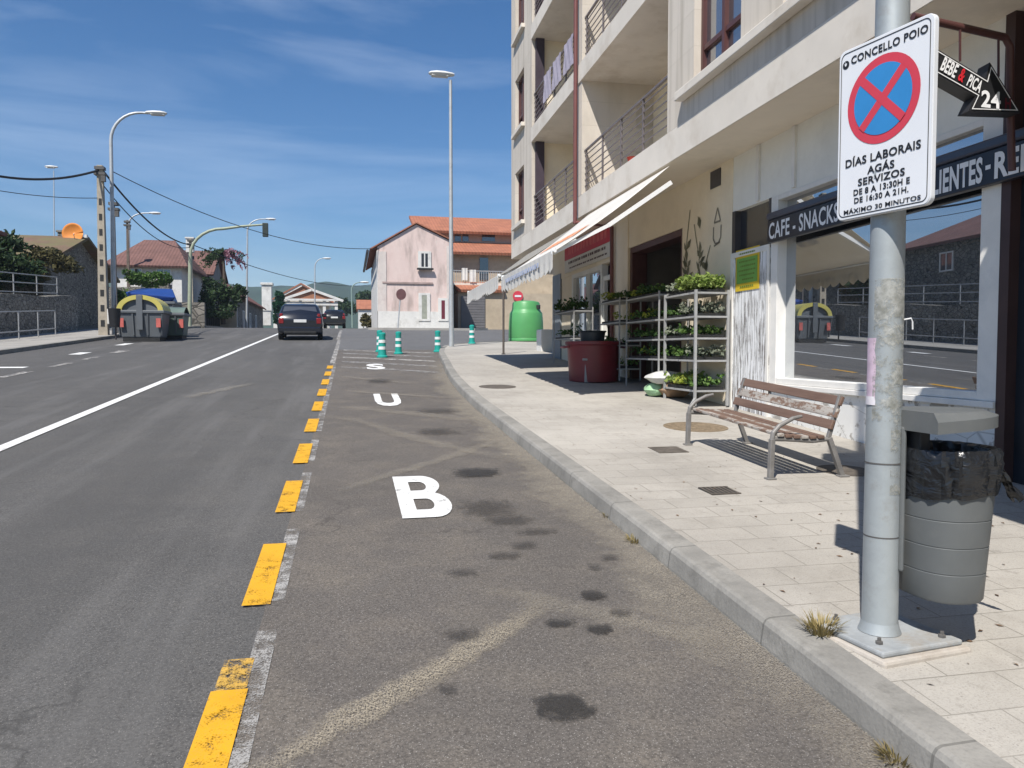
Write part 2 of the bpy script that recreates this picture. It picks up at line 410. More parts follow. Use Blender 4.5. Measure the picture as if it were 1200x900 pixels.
def line(name, x0, x1, y0, y1, mat, dz=.009, step=3.0, skew=0.0):
    n = max(1, int((y1 - y0) / step)); P = []
    for k in range(n + 1):
        y = y0 + (y1 - y0) * k / n; P.append(((x0 + skew * k / n, y), (x1 + skew * k / n, y)))
    return strip_mesh(name, P, mat, dz)
line('centre_line_marking', -3.54, -3.40, -20, 52, M['white_line'])
for y0, y1, x0, x1 in ((1.5, 3.62, -.425, -.335), (3.98, 5.25, -.42, -.335), (5.7, 7.0, -.42, -.34), (7.5, 8.7, -.42, -.34), (9.3, 20, -.42, -.335), (20, 33, -.50, -.37), (33, 46, -.56, -.42)):
    line('old_edge_line_marking', x0, x1, y0, y1, M['old_white' if y1 < 20.1 else 'white_line'] if y1 < 21 else M['faint_white'], .009)
for k, (y0, y1) in enumerate(((.2, 1.2), (2.05, 3.07), (3.93, 4.93), (5.68, 6.68), (7.42, 8.45), (9.25, 10.28), (11.07, 12.1), (12.88, 13.9), (14.68, 15.7), (16.5, 17.5), (18.3, 19.2))):
    line('yellow_line_marking', -.535, -.398, y0, y1, M['yellow'], .013, .5)
line('worn_yellow_line_marking', -.525, -.405, 3.05, 3.34, M['old_yellow'], .011, .5)
for x0, x1, y0, y1 in ((-7.75, -7.1, 18.9, 19.25), (-7.72, -7.4, 23.6, 24.6), (-7.9, -7.6, 28.6, 29.9), (-6.72, -6.55, 16.6, 18.0), (-6.72, -6.55, 19.2, 20.4), (-6.75, -6.6, 21.6, 22.6), (-6.9, -6.6, 24.4, 25.6)):
    line('lane_line_marking', x0, x1, y0, y1, M['white_line' if y0 > 18 and x0 < -7 else 'faint_white'], .010, .5)
# hatching at the end of the bay (diagonal faded bars)
for k in range(5):
    y = 17.0 + k * 1.75
    strip_mesh('hatch_line_marking', [((-.2, y + 1.6), (-.2, y + 2.05)), ((1.0, y + .75), (1.0, y + 1.2)), ((kx(y) - .15, y - .1), (kx(y) - .15, y + .35))], M['old_white' if k in (0, 1, 3) else 'faint_white'], .010)
# ghost lines of the old parking bays
M['ghost'] = m_decal('dusty_old_line', (.43, .375, .285), .66, 4, .52, .2, .5, gap=True)
M['ghost2'] = m_decal('dusty_faint_line', (.38, .34, .275), .42, 3, .56, .16, .5, gap=True)
def dline(a, b, wd, mat, nm='old_bay_line_marking', bend=0.0):
    a = Vector(a); b = Vector(b); d = (b - a); n = Vector((-d.y, d.x)).normalized() * wd / 2; P = []
    for k in range(9):
        p = a + d * k / 8 + n * (bend * math.sin(k * 1.1) * 2); P.append((tuple(p + n), tuple(p - n)))
    return strip_mesh(nm, P, mat, .012 if mat is M['ghost'] else .014)
dline((-.42, 2.38), (1.02, 3.75), .20, M['ghost'], bend=.05)
dline((.62, 4.0), (1.7, 3.05), .30, M['ghost2'])
dline((-.2, 6.1), (1.85, 8.65), .24, M['ghost2'], bend=.1)
dline((-.3, 10.6), (1.75, 6.75), .34, M['ghost2'], bend=.2)
dline((-.25, 11.6), (1.9, 9.6), .5, M['ghost2'])
dline((-.2, 13.6), (1.8, 12.2), .35, M['ghost2'])
dline((-.3, 16.4), (1.2, 14.6), .4, M['ghost2'])
dline((-2.6, 12.6), (-1.7, 15.2), .35, M['ghost2'], 'dust_patch')
# dust along the gutter
M['dust'] = m_decal('gutter_dust', (.38, .34, .275), .72, 2.6, .54, .2, .45, gap=True)
P = []
for k in range(61):
    y = .3 + k * .36; x1 = kx(y) + .012; P.append(((x1 - .42 - .1 * math.sin(k * .9), y), (x1 + .30, y)))
strip_mesh('gutter_dust', P, M['dust'], .011, 'stuff')
# oil and tyre stains
M['oil'] = m_decal('oil_stain', (.040, .038, .036), .66, 10, .40, .14, .4, .6, True)
M['oil2'] = m_decal('faint_oil_stain', (.052, .048, .045), .42, 8, .46, .16, .4, .7, True)
for x, y, a, b, mm in ((.77, 2.71, .13, .12, 'oil'), (.48, 3.40, .10, .07, 'oil2'), (1.10, 6.75, .25, .22, 'oil'), (.98, 5.55, .24, .3, 'oil2'), (1.08, 5.2, .22, .16, 'oil2'), (1.12, 3.34, .08, .06, 'oil'), (.96, 3.44, .09, .05, 'oil'), (1.22, 3.75, .09, .07, 'oil'), (1.28, 3.5, .07, .06, 'oil2'), (.9, 4.45, .12, .08, 'oil2'), (1.2, 4.9, .18, .08, 'oil2'), (1.05, 4.62, .1, .08, 'oil2'), (.6, 4.2, .1, .07, 'oil2'), (.55, 15.2, .3, .5, 'oil2'), (1.0, 9.0, .3, .3, 'oil2'), (1.2, 10.8, .35, .3, 'oil2'), (.35, 2.9, .06, .05, 'oil2'), (1.5, 4.3, .08, .05, 'oil2'), (1.35, 4.15, .06, .05, 'oil2')):
    rws = 6
    strip_mesh('oil_stain', [((x - a, y - b + 2 * b * k / rws), (x + a, y - b + 2 * b * k / rws)) for k in range(rws + 1)], M[mm], .016)
# letters of the bay
def letter_b(x0, y0, W, H):
    def arc(cx, cy, rx, ry, a0, a1, n=10): return [(cx + rx * math.cos(R(a0 + (a1 - a0) * k / n)), cy + ry * math.sin(R(a0 + (a1 - a0) * k / n))) for k in range(n + 1)]
    out = [(0, 0), (.62, 0)] + arc(.62, .28, .38, .28, -90, 65) + arc(.58, .755, .36, .245, -40, 90) + [(0, 1)]
    h1 = [(.30, .16), (.54, .16)] + arc(.54, .28, .13, .12, -90, 90) + [(.30, .40)]
    h2 = [(.30, .60), (.52, .60)] + arc(.52, .715, .13, .115, -90, 90) + [(.30, .83)]
    cu = bpy.data.curves.new('road_letter', 'CURVE'); cu.dimensions = '2D'; cu.fill_mode = 'BOTH'
    for pts in (out, h1, h2):
        s_ = cu.splines.new('POLY'); s_.points.add(len(pts) - 1); s_.use_cyclic_u = True
        for q, (a, b) in zip(s_.points, pts): q.co = (a * W, b * H, 0, 1)
    t_ = bpy.data.objects.new('road_letter', cu); COL.objects.link(t_)
    me = bpy.data.meshes.new_from_object(t_.evaluated_get(bpy.context.evaluated_depsgraph_get())); bpy.data.objects.remove(t_)
    for q in me.vertices: q.co = (x0 + q.co.x, y0 + q.co.y, gz(y0 + q.co.y) + .013)
    me.materials.clear(); me.materials.append(M['letter']); ob = bpy.data.objects.new('road_letter', me); COL.objects.link(ob); ORIG[ob] = Vector((0, 0, 0)); return ob
for ch, x, y0, wd, ln, lab in (('B', .545, 5.37, .39, 1.33, 'large white letter B painted on the asphalt, nearest to the camera'),
                               ('U', .575, 11.45, .40, 1.6, 'white letter U painted on the asphalt beyond the letter B'),
                               ('S', .60, 18.0, .44, 1.7, 'far white letter S painted on the asphalt near the bollards')):
    o = text_mesh(ch, 'road_letter', M['letter'], (x, y0, gz(y0) + .013), (1, 0, 0), (0, 1, SLOPE), wd, ln, .04, 0) if ch != 'B' else letter_b(x - wd / 2, y0, wd, ln)
    tag(o, lab, 'road letter')
# forested ridge far off
mb = MB(); rws = []
for j in range(14):
    row = []
    for i in range(130):
        x = -900 + i * 12; t = j / 13
        h = 74 + 10 * mnoise.noise(Vector((x * .006, 3.1, 0))) + 7 * mnoise.noise(Vector((x * .02, 7.7, 0))) - (x + 130) * .012
        y = 620 + 260 * t
        z = -6 + (h + 5) * math.sin(t * math.pi / 2) ** .8 + 2.6 * mnoise.noise(Vector((x * .09, y * .09, 1)))
        row.append((x, y, z))
    rws.append(row)
struct(MB().rows(rws), 'hills', M['grassy'], smooth=True)

# thin summer haze: one closed box of even air, sky outside it
t = bpy.data.materials.new('haze_air'); t.use_nodes = True; t.node_tree.nodes.clear()
o_ = t.node_tree.nodes.new('ShaderNodeOutputMaterial'); v_ = t.node_tree.nodes.new('ShaderNodeVolumePrincipled')
v_.inputs['Color'].default_value = (.62, .74, .88, 1); v_.inputs['Density'].default_value = .00042; v_.inputs['Anisotropy'].default_value = .2
t.node_tree.links.new(v_.outputs[0], o_.inputs['Volume'])
hz = MB().box(-1000, 950, -60, 1650, -60, 130).build('haze', t); hz['kind'] = 'stuff'
# ================================================================== apartment building on the right
M['stone'] = None
def m_cladding():
    t = NT('stone_cladding'); b = t.n.new('ShaderNodeTexBrick')
    x, y, z = t.xyz(); cm = t.n.new('ShaderNodeCombineXYZ'); t.L(y, cm.inputs[0]); t.L(z, cm.inputs[1])
    t.L(cm.outputs[0], b.inputs['Vector']); b.inputs['Scale'].default_value = 1; b.inputs['Brick Width'].default_value = .95; b.inputs['Row Height'].default_value = .47
    b.inputs['Mortar Size'].default_value = .004; b.inputs['Color1'].default_value = (.61, .555, .485, 1); b.inputs['Color2'].default_value = (.575, .52, .45, 1); b.inputs['Mortar'].default_value = (.48, .435, .37, 1); b.offset = .5
    c = t.mix(t.math('MULTIPLY', t.ramp(t.noise(.9, 7, .66), .45, .75), .4), b.outputs['Color'], (.49, .435, .365))
    st = t.noise(1.0, 6, .6, t.mapc((1, 6.0, .30)))
    c = t.mix(t.math('MULTIPLY', t.ramp(st,  .47, .66), .75), c, (.40, .355, .295))
    t.col(c).rough(.85).spec(.3); t.bump(t.noise(45, 4), .15, .006); return t.m
M['stone'] = m_cladding()
M['cream'] = plain('cream_render', (.76, .67, .52), .9, .05, 1.5, bump=.1, dirt=(.68, .59, .45))
M['soffit'] = plain('soffit_render', (.74, .66, .55), .9, .06, 1.2, bump=.05, dirt=(.64, .57, .47))
M['slab'] = plain('slab_edge_render', (.65, .60, .53), .85, .06, 1.6, bump=.08, dirt=(.52, .46, .385))
M['brownframe'] = plain('brown_painted_metal', (.085, .035, .032), .45, .15, 5)
M['darkmetal'] = plain('dark_railing_metal', (.045, .04, .042), .45, .2, 5, spec=.5)
M['railm'] = plain('grey_brown_railing', (.15, .13, .13), .5, .15, 5)
M['louvre'] = plain('dark_purple_shutter', (.05, .036, .05), .6, .2, 4)
M['white'] = plain('white_painted_frame', (.72, .70, .66), .5, .06, 4, spec=.4, dirt=(.60, .60, .58))
M['panel'] = plain('off_white_panel', (.74, .73, .68), .6, .06, 2, dirt=(.66, .65, .60))
M['navy'] = plain('dark_navy_panel', (.013, .018, .026), .35, .25, 3, spec=.5)
M['black'] = plain('black_plastic', (.018, .018, .02), .5, .2, 6)
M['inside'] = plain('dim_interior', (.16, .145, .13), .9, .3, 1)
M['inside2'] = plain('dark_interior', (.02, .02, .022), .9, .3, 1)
def m_window(name, tint=(.02, .024, .03), refl=.45, rough=.004, gl=(.88, .92, .97)):
    t = NT(name); g = t.n.new('ShaderNodeBsdfGlossy'); ms = t.n.new('ShaderNodeMixShader')
    g.inputs['Roughness'].default_value = rough; g.inputs['Color'].default_value = (*gl, 1)
    t.col(tint).rough(.3); lw = t.n.new('ShaderNodeFresnel'); lw.inputs['IOR'].default_value = 1.5
    f = t.math('MINIMUM', t.math('ADD', lw.outputs[0], refl), 1.0)
    t.L(f, ms.inputs[0]); t.L(t.b.outputs[0], ms.inputs[1]); t.L(g.outputs[0], ms.inputs[2]); t.L(ms.outputs[0], t.out.inputs['Surface']); return t.m
M['glass'] = m_window('cafe_window_glass', (.016, .018, .020), .50)
M['upglass'] = m_window('upper_window_glass', (.03, .035, .045), .22, .02)
M['farglass'] = m_window('far_window_glass', (.02, .022, .027), .08, .03)
def m_peel():
    t = NT('peeling_white_boards'); x, y, z = t.xyz()
    v = t.noise(1.0, 5, .7, t.mapc((1, 38, 2.1))); n = t.noise(3.2, 5, .6)
    a = t.ramp(t.math('ADD', t.math('MULTIPLY', v, .8), t.math('MULTIPLY', n, .24)), .525, .575)
    g = t.math('LESS_THAN', t.math('FRACT', t.math('MULTIPLY', y, 11.0)), .07)
    wood = t.ramp(t.noise(1, 4, .6, t.mapc((1, 60, 3))), .3, .7, (.10, .09, .085), (.26, .24, .225))
    c = t.mix(a, (.74, .745, .75), wood); c = t.mix(g, c, (.12, .11, .10)); t.col(c).rough(.75); t.bump(t.math('SUBTRACT', 1.0, a), .5, .006); return t.m
M['peel'] = m_peel()
def m_oldwall():
    t = NT('white_wall_peeling'); x, y, z = t.xyz()
    n = t.noise(3.6, 9, .72); zz = t.math('MULTIPLY', t.math('SUBTRACT', 1.05, z), .35)
    a = t.ramp(t.math('ADD', n, t.math('MULTIPLY', t.noise(20, 3), .12)), .62, .66)
    cr_ = t.ramp(t.voro(1.4, t.mapc((1, 1, 1.6)), 'Distance', 'DISTANCE_TO_EDGE'), .0, .012, (1, 1, 1), (0, 0, 0))
    c = t.mix(t.ramp(t.noise(1.2, 6, .6), .35, .7), (.62, .615, .59), (.72, .715, .69)); c = t.mix(a, c, (.34, .32, .29)); c = t.mix(t.math('MULTIPLY', cr_, .6), c, (.2, .19, .17))
    t.col(c).rough(.85); t.bump(t.math('SUBTRACT', n, a), .3, .006); return t.m
M['oldwall'] = m_oldwall()

APT = thing('apartment_building', 'tall beige stone apartment block with recessed balconies above the street shops', 'apartment building', fp((12, 0, .8)))
def fmb(): return MB(fp)
def wall(u0, u1, z0, z1, mat, v0=-.25, v1=0.0, name='wall'):
    return fmb().box(u0, u1, v0, v1, z0, z1).build(name, mat, APT)
SOF = 4.17
# --- ground floor
wall(-6, 3.4, -.6, SOF, M['stone'], -.25, 0)
fmb().box(3.4, 5.215, -.25, -.06, 0, SOF).build('entrance_shutter', M['navy'], APT)
fmb().box(5.215, 5.31, -.25, .035, 0, SOF).build('pillar', plain('dark_brown_pillar', (.05, .027, .026), .5, .15, 4), APT)
wall(5.31, 8.86, 0, 1.02, M['oldwall'], -.25, .012)
fmb().box(5.31, 8.88, -.1, .06, 1.02, 1.075).build('window_sill', M['white'], APT, bevel=.006)
# shop window
wf = fmb()
wf.box(5.31, 5.52, -.12, .03, 1.075, 3.42).box(8.74, 8.9, -.12, .03, 1.075, 3.42).box(5.52, 8.74, -.12, .028, 1.077, 1.15).box(5.52, 8.74, -.12, .028, 3.36, 3.42)
WF = wf.build('shop_window_frame', M['white'], APT, bevel=.006)
g = Vector((7.13, -.07, 0)); ta = R(1.0)
def gp(u, z):
    return (g.x + (u - g.x) * math.cos(ta), g.y - (u - g.x) * math.sin(ta), z)
fmb().poly([gp(8.74, 1.14), gp(5.52, 1.14), gp(5.52, 3.37), gp(8.74, 3.37)]).build('pane', M['glass'], WF)
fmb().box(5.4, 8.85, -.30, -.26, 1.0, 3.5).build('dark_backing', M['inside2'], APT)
wall(5.31, 9.95, 3.42, SOF, M['panel'], -.25, .02, 'fascia_panel')
for u in (6.15, 7.25, 8.35, 9.2):
    fmb().box(u, u + .07, .02, .05, 3.44, SOF - .005).build('fascia_batten', M['white'], APT)
# weathered board panel and the dark transom above it
fmb().box(8.92, 9.93, -.1, .035, .45, 2.80).build('board_panel', M['peel'], APT)
fmb().box(8.905, 8.96, .035, .05, .6, 2.84).box(9.88, 9.945, .035, .05, .6, 2.84).box(8.96, 9.88, .035, .05, 2.77, 2.84).build('panel_trim', M['white'], APT)
DT = fmb().box(8.9, 8.96, -.1, .03, 2.84, 3.42).box(9.86, 9.95, -.1, .03, 2.84, 3.42).build('transom_frame', M['darkmetal'], APT)
fmb().box(8.96, 9.86, -.08, -.06, 2.84, 3.42).build('pane', M['farglass'], DT)
# cream wall, garage mouth, pilaster
wall(9.95, 11.66, .2, SOF, M['cream'], -.25, .03)
fmb().box(10.31, 10.63, .03, .045, 3.87, 4.12).build('vent_grille', M['darkmetal'], APT)
wall(11.66, 14.22, 3.47, SOF, M['cream'], -.25, .03)
fmb().box(11.66, 11.78, -.3, .0, .4, 3.36).box(14.1, 14.22, -.3, .0, .4, 3.36).box(11.66, 14.22, -.3, .0, 3.36, 3.47).build('garage_frame', M['brownframe'], APT)
wall(14.22, 15.18, .4, SOF, M['cream'], -.25, .05, 'pilaster')
# garage room
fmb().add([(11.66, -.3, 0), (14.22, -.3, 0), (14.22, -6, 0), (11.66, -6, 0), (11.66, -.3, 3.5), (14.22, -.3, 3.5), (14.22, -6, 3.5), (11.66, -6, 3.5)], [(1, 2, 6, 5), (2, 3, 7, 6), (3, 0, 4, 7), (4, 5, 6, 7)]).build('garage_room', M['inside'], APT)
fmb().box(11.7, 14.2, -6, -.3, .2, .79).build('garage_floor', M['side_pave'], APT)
fmb().box(12.0, 13.9, -2.2, -2.1, 2.9, 3.02).box(12.0, 12.08, -2.2, -2.1, .8, 2.9).box(13.0, 13.06, -2.2, -2.1, .8, 2.9).build('roller_rail', M['white'], APT)
# greengrocer's front
wall(15.18, 20.4, 3.36, SOF, M['cream'], -.25, .0)
wall(15.18, 15.36, .5, 3.36, M['brownframe'], -.2, .0, 'jamb')
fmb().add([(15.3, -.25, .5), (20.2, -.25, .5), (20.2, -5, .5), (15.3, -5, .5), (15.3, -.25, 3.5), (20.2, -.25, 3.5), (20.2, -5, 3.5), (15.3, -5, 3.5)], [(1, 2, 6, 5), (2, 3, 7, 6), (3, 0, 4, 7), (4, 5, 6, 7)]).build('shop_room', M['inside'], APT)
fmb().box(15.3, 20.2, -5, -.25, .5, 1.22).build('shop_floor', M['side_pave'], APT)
SW = fmb().box(16.05, 16.13, -.15, 0, .9, 3.36).box(18.35, 18.5, -.15, 0, .9, 3.36).box(16.13, 18.35, -.15, -.005, 3.26, 3.36).box(16.13, 18.35, -.15, -.005, .8, 1.32).box(17.2, 17.25, -.12, -.01, 1.32, 3.26).build('shopfront_frame', M['panel'], APT)
fmb().poly([(18.35, -.08, 1.3), (16.13, -.08, 1.3), (16.13, -.08, 3.27), (18.35, -.08, 3.27)]).build('pane', M['glass'], SW)
fmb().box(15.4, 16.05, -.12, -.06, .9, 1.0).box(15.4, 15.47, -.12, -.04, 1.0, 3.0).box(15.98, 16.05, -.12, -.04, 1.0, 3.0).box(15.4, 16.05, -.12, -.04, 3.0, 3.1).build('shop_door_frame', M['panel'], APT)
wall(18.5, 19.55, .7, 3.36, M['cream'], -.2, -.02)
fmb().box(19.55, 20.4, -.22, .02, .8, 3.5).build('grey_side_door', plain('grey_blue_door', (.20, .23, .26), .5, .12, 3), APT)
fmb().box(20.15, 20.4, -9, -.22, .5, SOF).build('end_wall', M['cream'], APT)
fmb().box(-6, 20.3, -9.2, -8.9, -.5, SOF).box(-6.2, -5.95, -8.9, -.01, -.5, SOF).build('rear_wall', M['cream'], APT)
# --- soffit slab and upper storeys
UT = 15.0
fmb().box(-6, 22.3, -9.2, .78, SOF, 4.28).build('soffit', M['soffit'], APT)
FL = [4.6, 7.2, 9.8, 12.4]
LOG = ((10.45, 14.86), (15.24, 19.5))
BIGW = ((8.27, 9.56), (6.05, 7.36), (2.2, 3.5), (.2, 1.5)); SMW = (20.5, 21.72)
fmb().box(-6, 22.3, .5, .80, SOF + .003, 4.598).build('edge_beam', M['slab'], APT)
fmb().box(-6, 22.3, -9.2, .5, 4.28, 4.598).build('floor_slab', M['soffit'], APT)
for z in FL[1:] + [UT]:
    fmb().box(-6, 10.45, .5, .80, z - .36, z).build('storey_band', M['stone'], APT); fmb().box(19.5, 22.3, .5, .8, z - .36, z).build('storey_band', M['stone'], APT)
    fmb().box(10.45, 15.05, -.7, .825, z - .36, z).box(15.05, 19.5, -.7, .825, z - .36, z).build('balcony_slab', M['slab'], APT)
    fmb().box(-6, 22.3, -9.2, -.7, z - .34, z - .002).build('floor_slab', M['soffit'], APT)
for zf in FL:
    top = zf + 2.24
    segs = [(-6, BIGW[3][0]), (BIGW[3][1], BIGW[2][0]), (BIGW[2][1], BIGW[1][0]), (BIGW[1][1], BIGW[0][0]), (BIGW[0][1], 10.45), (19.5, SMW[0]), (SMW[1], 22.3)]
    fmb().box(19.5, SMW[0], .5, .80, zf, top).box(SMW[1], 22.3, .5, .80, zf, top).box(*SMW, .5, .80, zf, zf + .42).box(*SMW, .5, .80, zf + 1.92, top).build('upper_wall', M['stone'], APT)
    wm = fmb()
    for a, b in segs[:5]: wm.box(a, b, .5, .80, zf, top)
    for a, b in BIGW: wm.box(a, b, .5, .80, zf, zf + .40).box(a, b, .5, .80, zf + 1.86, top)
    wm.build('upper_wall', M['stone'], APT)
    fmb().box(14.86, 15.24, -.7, .803, zf, top).build('divider_wall', M['stone'], APT)
    fmb().box(10.2, 10.45, -.7, .5, zf, top).box(19.5, 19.75, -.7, .5, zf, top).box(10.45, 14.86, -.95, -.7, zf, top).box(15.24, 19.5, -.95, -.7, zf, top).build('loggia_wall', M['cream'], APT)
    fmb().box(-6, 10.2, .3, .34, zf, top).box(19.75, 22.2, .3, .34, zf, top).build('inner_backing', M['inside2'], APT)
    for a, b in BIGW + (SMW,):
        z0, z1 = (zf + .40, zf + 1.86) if (a, b) != SMW else (zf + .42, zf + 1.92)
        f = fmb(); m_ = (a + b) / 2; q = .06
        f.box(a, a + q, .58, .7, z0, z1).box(b - q, b, .58, .7, z0, z1).box(a + q, b - q, .58, .7, z0, z0 + q).box(a + q, b - q, .58, .7, z1 - q, z1).box(m_ - .035, m_ + .035, .585, .705, z0 + q, z1 - q)
        f.box(a + q, m_ - .035, .59, .69, z0 + .42, z0 + .48).box(m_ + .035, b - q, .59, .69, z0 + .42, z0 + .48)
        W = f.build('window', M['brownframe'], APT)
        fmb().box(a + q, b - q, .63, .645, z0 + q, z1 - q).build('pane', M['upglass'], W)
        if (a, b) == SMW:
            fmb().box(a - .12, b + .12, .803, .90, z0 - .10, z0).build('window_ledge', M['slab'], W)
    fmb().box(5.7, 9.9, .803, .93, zf + .27, zf + .385).build('window_ledge', M['slab'], APT, bevel=.01)
    fmb().box(.0, 3.7, .803, .93, zf + .27, zf + .385).build('window_ledge', M['slab'], APT, bevel=.01)
    # loggia doors and the dark louvred screen beside the right-hand one
    for a, b in ((10.75, 12.5), (16.4, 18.0)):
        f = fmb().box(a, a + .08, -.7, -.64, zf, zf + 2.05).box(b - .08, b, -.7, -.64, zf, zf + 2.05).box(a + .08, b - .08, -.7, -.64, zf + 1.97, zf + 2.05).box((a + b) / 2 - .04, (a + b) / 2 + .04, -.7, -.645, zf, zf + 1.97)
        W = f.build('balcony_door', M['brownframe'], APT)
        fmb().box(a + .08, b - .08, -.69, -.675, zf, zf + 1.97).build('pane', M['upglass'], W)
    sc = fmb().box(10.47, 10.56, .60, .74, zf, top)
    sc.build('shutter_post', M['louvre'], APT)
    fmb().box(19.36, 19.48, .50, .72, zf, top).build('shutter_post', M['louvre'], APT)
    # railings: horizontal bars, posts
    for a, b in LOG:
        rl = fmb(); v = .73
        for k in range(6): rl.box(a, b, v - .008, v + .008, zf + .16 + k * .12, zf + .174 + k * .12)
        rl.box(a, b, v - .022, v + .022, zf + .845, zf + .875)
        for k in range(5):
            u = a + .1 + (b - a - .2) * k / 4; rl.box(u - .014, u + .014, v - .016, v + .016, zf, zf + .845)
        rl.build('balcony_railing', M['railm'], APT)
# drain pipe
PIPE = fmb().tube([(15.05, .88, 15), (15.05, .88, 4.05)], .042, 10).tube([(15.05, .88, 4.08), (15.0, .12, 4.0), (15.0, .1, .95)], .042, 10).build('drain_pipe', plain('dark_red_pipe', (.15, .055, .05), .5, .15, 4), APT, smooth=True)
fmb().box(22.05, 22.3, -9.2, .5, 4.6, UT).build('end_wall', M['stone'], APT)
fmb().box(-6, 22.3, -9.2, .8, UT + .002, UT + .5).build('parapet', M['slab'], APT)
fmb().box(-6.2, -5.95, -9.2, .5, SOF, UT).box(-6, 22.0, -9.45, -9.2, SOF, UT).build('rear_wall', M['stone'], APT)
# projecting balcony further along the front (out of frame, it shades the pavement by the cafe)
fmb().box(-2, 4.05, .83, 2.5, 4.18, 4.62).build('projecting_balcony', M['slab'], APT)
rl = fmb()
for k in range(6): rl.box(-2, 4.05, 2.42, 2.45, 4.75 + k * .12, 4.78 + k * .12)
rl.build('balcony_railing', M['darkmetal'], APT)
# laundry on the first and second balconies
M['cloth1'] = plain('pale_laundry', (.36, .33, .40), .9, .1, 3)
for z, us in ((7.2, (15.6, 16.6, 17.5)),):
    for i, u in enumerate(us):
        wd = .75; top_ = z + .86
        rr = [[(u + wd * k / 8, .79 + .012 * math.sin(k * 2 + j), top_ - .62 * j / 5) for k in range(9)] for j in range(6)]
        o = fmb().rows(rr).build('laundry_sheet', M['cloth1'])
        so_ = o.modifiers.new('s', 'SOLIDIFY'); so_.thickness = .006
        tag(o, ('pale lilac sheet hung over the second floor balcony railing, nearest the drain pipe', 'pale lilac sheet hung over the second floor balcony railing, middle of three', 'pale lilac sheet hung over the second floor balcony railing, farthest from the drain pipe')[i], 'laundry', 'laundry on the second floor balcony')
# flower pot seen on the first floor balcony slab
o = fmb().lathe([(.07, 0), (.09, .08), (.10, .09)], (12.2, .69, 4.6), 12).build('flower_pot', plain('red_pot', (.42, .05, .03), .6, .1, 5), smooth=True)
tag(o, 'small red pot standing on the first floor balcony edge', 'flower pot')

# --- painted plant stems on the cream wall
mb = fmb(); V = .036
def stroke(pts, wd):
    for a, b in zip(pts, pts[1:]):
        a = Vector((a[0], V, a[1])); b = Vector((b[0], V, b[1])); d = (b - a); n = Vector((-d.z, 0, d.x)).normalized() * wd / 2
        mb.add([a + n, a - n, b - n, b + n], [(0, 1, 2, 3)])
def leafp(u, z, a, L_, wd=.05):
    c, s = math.cos(a), math.sin(a); mb.add([(u, V + .001, z), (u + c * L_ * .5 - s * wd, V + .001, z + s * L_ * .5 + c * wd), (u + c * L_, V + .001, z + s * L_), (u + c * L_ * .5 + s * wd, V + .001, z + s * L_ * .5 - c * wd)], [(0, 1, 2, 3)])
stroke([(11.45, 2.1), (11.42, 2.6), (11.5, 3.1), (11.42, 3.45), (11.36, 3.7)], .025)
stroke([(11.0, 2.1), (11.08, 2.5), (11.0, 2.9), (11.12, 3.2), (11.2, 3.45)], .022)
stroke([(10.8, 2.2), (10.72, 2.5), (10.78, 2.8), (10.62, 3.05)], .02)
for k in range(40):
    s_ = random.choice(((11.02, 2.3, 3.4), (10.75, 2.2, 3.0), (11.45, 2.3, 3.1)))
    leafp(s_[0] + rnd(-.06, .06), rnd(s_[1], s_[2]), rnd(.3, 2.8), rnd(.14, .26), rnd(.03, .06))
mb.build('painted_plants', plain('grey_green_mural_paint', (.17, .16, .10), .8, .3, 9), APT)
mb = fmb()
for a, b in (((10.30, 3.36), (10.50, 3.36)), ((10.50, 3.36), (10.4, 3.56)), ((10.4, 3.56), (10.30, 3.36)), ((10.29, 3.12), (10.36, 3.05)), ((10.36, 3.05), (10.46, 3.05)), ((10.46, 3.05), (10.53, 3.13)), ((10.31, 3.06), (10.5, 3.02)), ((10.29, 3.12), (10.28, 3.3)), ((10.53, 3.13), (10.52, 3.3))):
    stroke([a, b], .028)
mb.build('painted_emblem', plain('emblem_paint', (.22, .20, .16), .8, .2, 9), APT)
# yellow and green poster on the boards
p = fmb().box(9.16, 9.80, .037, .045, 2.30, 2.86).build('poster', plain('poster_yellow', (.62, .44, .03), .6, .08, 5))
tag(p, 'yellow poster with a green panel of small text on the peeling white boards', 'poster')
ORIG[p] = Vector((0, 0, 0))
fmb().box(9.20, 9.76, .047, .050, 2.40, 2.74).build('green_panel', plain('poster_green', (.16, .36, .07), .6, .1, 5), p)
mb = fmb()
for z, a, b in ((2.79, 9.26, 9.70), (2.68, 9.25, 9.7), (2.62, 9.25, 9.66), (2.56, 9.25, 9.71), (2.5, 9.27, 9.68), (2.44, 9.3, 9.6), (2.345, 9.3, 9.66)):
    u = a
    while u < b:
        l = rnd(.02, .05); mb.box(u, min(u + l, b), .0505, .0515, z, z + .022); u += l + .014
mb.build('small_print', plain('print_olive', (.13, .2, .03), .7, .1, 5), p)

# --- cafe sign band
CB = thing('cafe_sign', 'long dark blue sign band with white lettering along the cafe window', 'shop sign', fp((6.9, .06, 2.84)))
M['band'] = plain('dark_blue_sign', (.008, .010, .020), .35, .2, 3, spec=.5)
M['signwhite'] = plain('white_sign_letter', (.75, .75, .76), .5, .04, 6)
M['signgrey'] = plain('band_top', (.035, .045, .075), .3, .1, 3, spec=.5)
fmb().box(3.6, 8.87, .033, .10, 2.84, 3.12).build('band_board', M['band'], CB, bevel=.01)
fmb().box(3.6, 8.87, .033, .12, 3.123, 3.21).build('band_hood', M['signgrey'], CB, bevel=.02)
xd = -UA
def ufac(px, py=190, v=.1):
    d = ray(px, py); n_ = Vector((math.cos(FA), -math.sin(FA), 0)); p_ = FP0 - n_ * v
    q = EYEV + d * (((p_ - EYEV).dot(n_)) / d.dot(n_)); return 7 + (q - FP0).dot(UA)
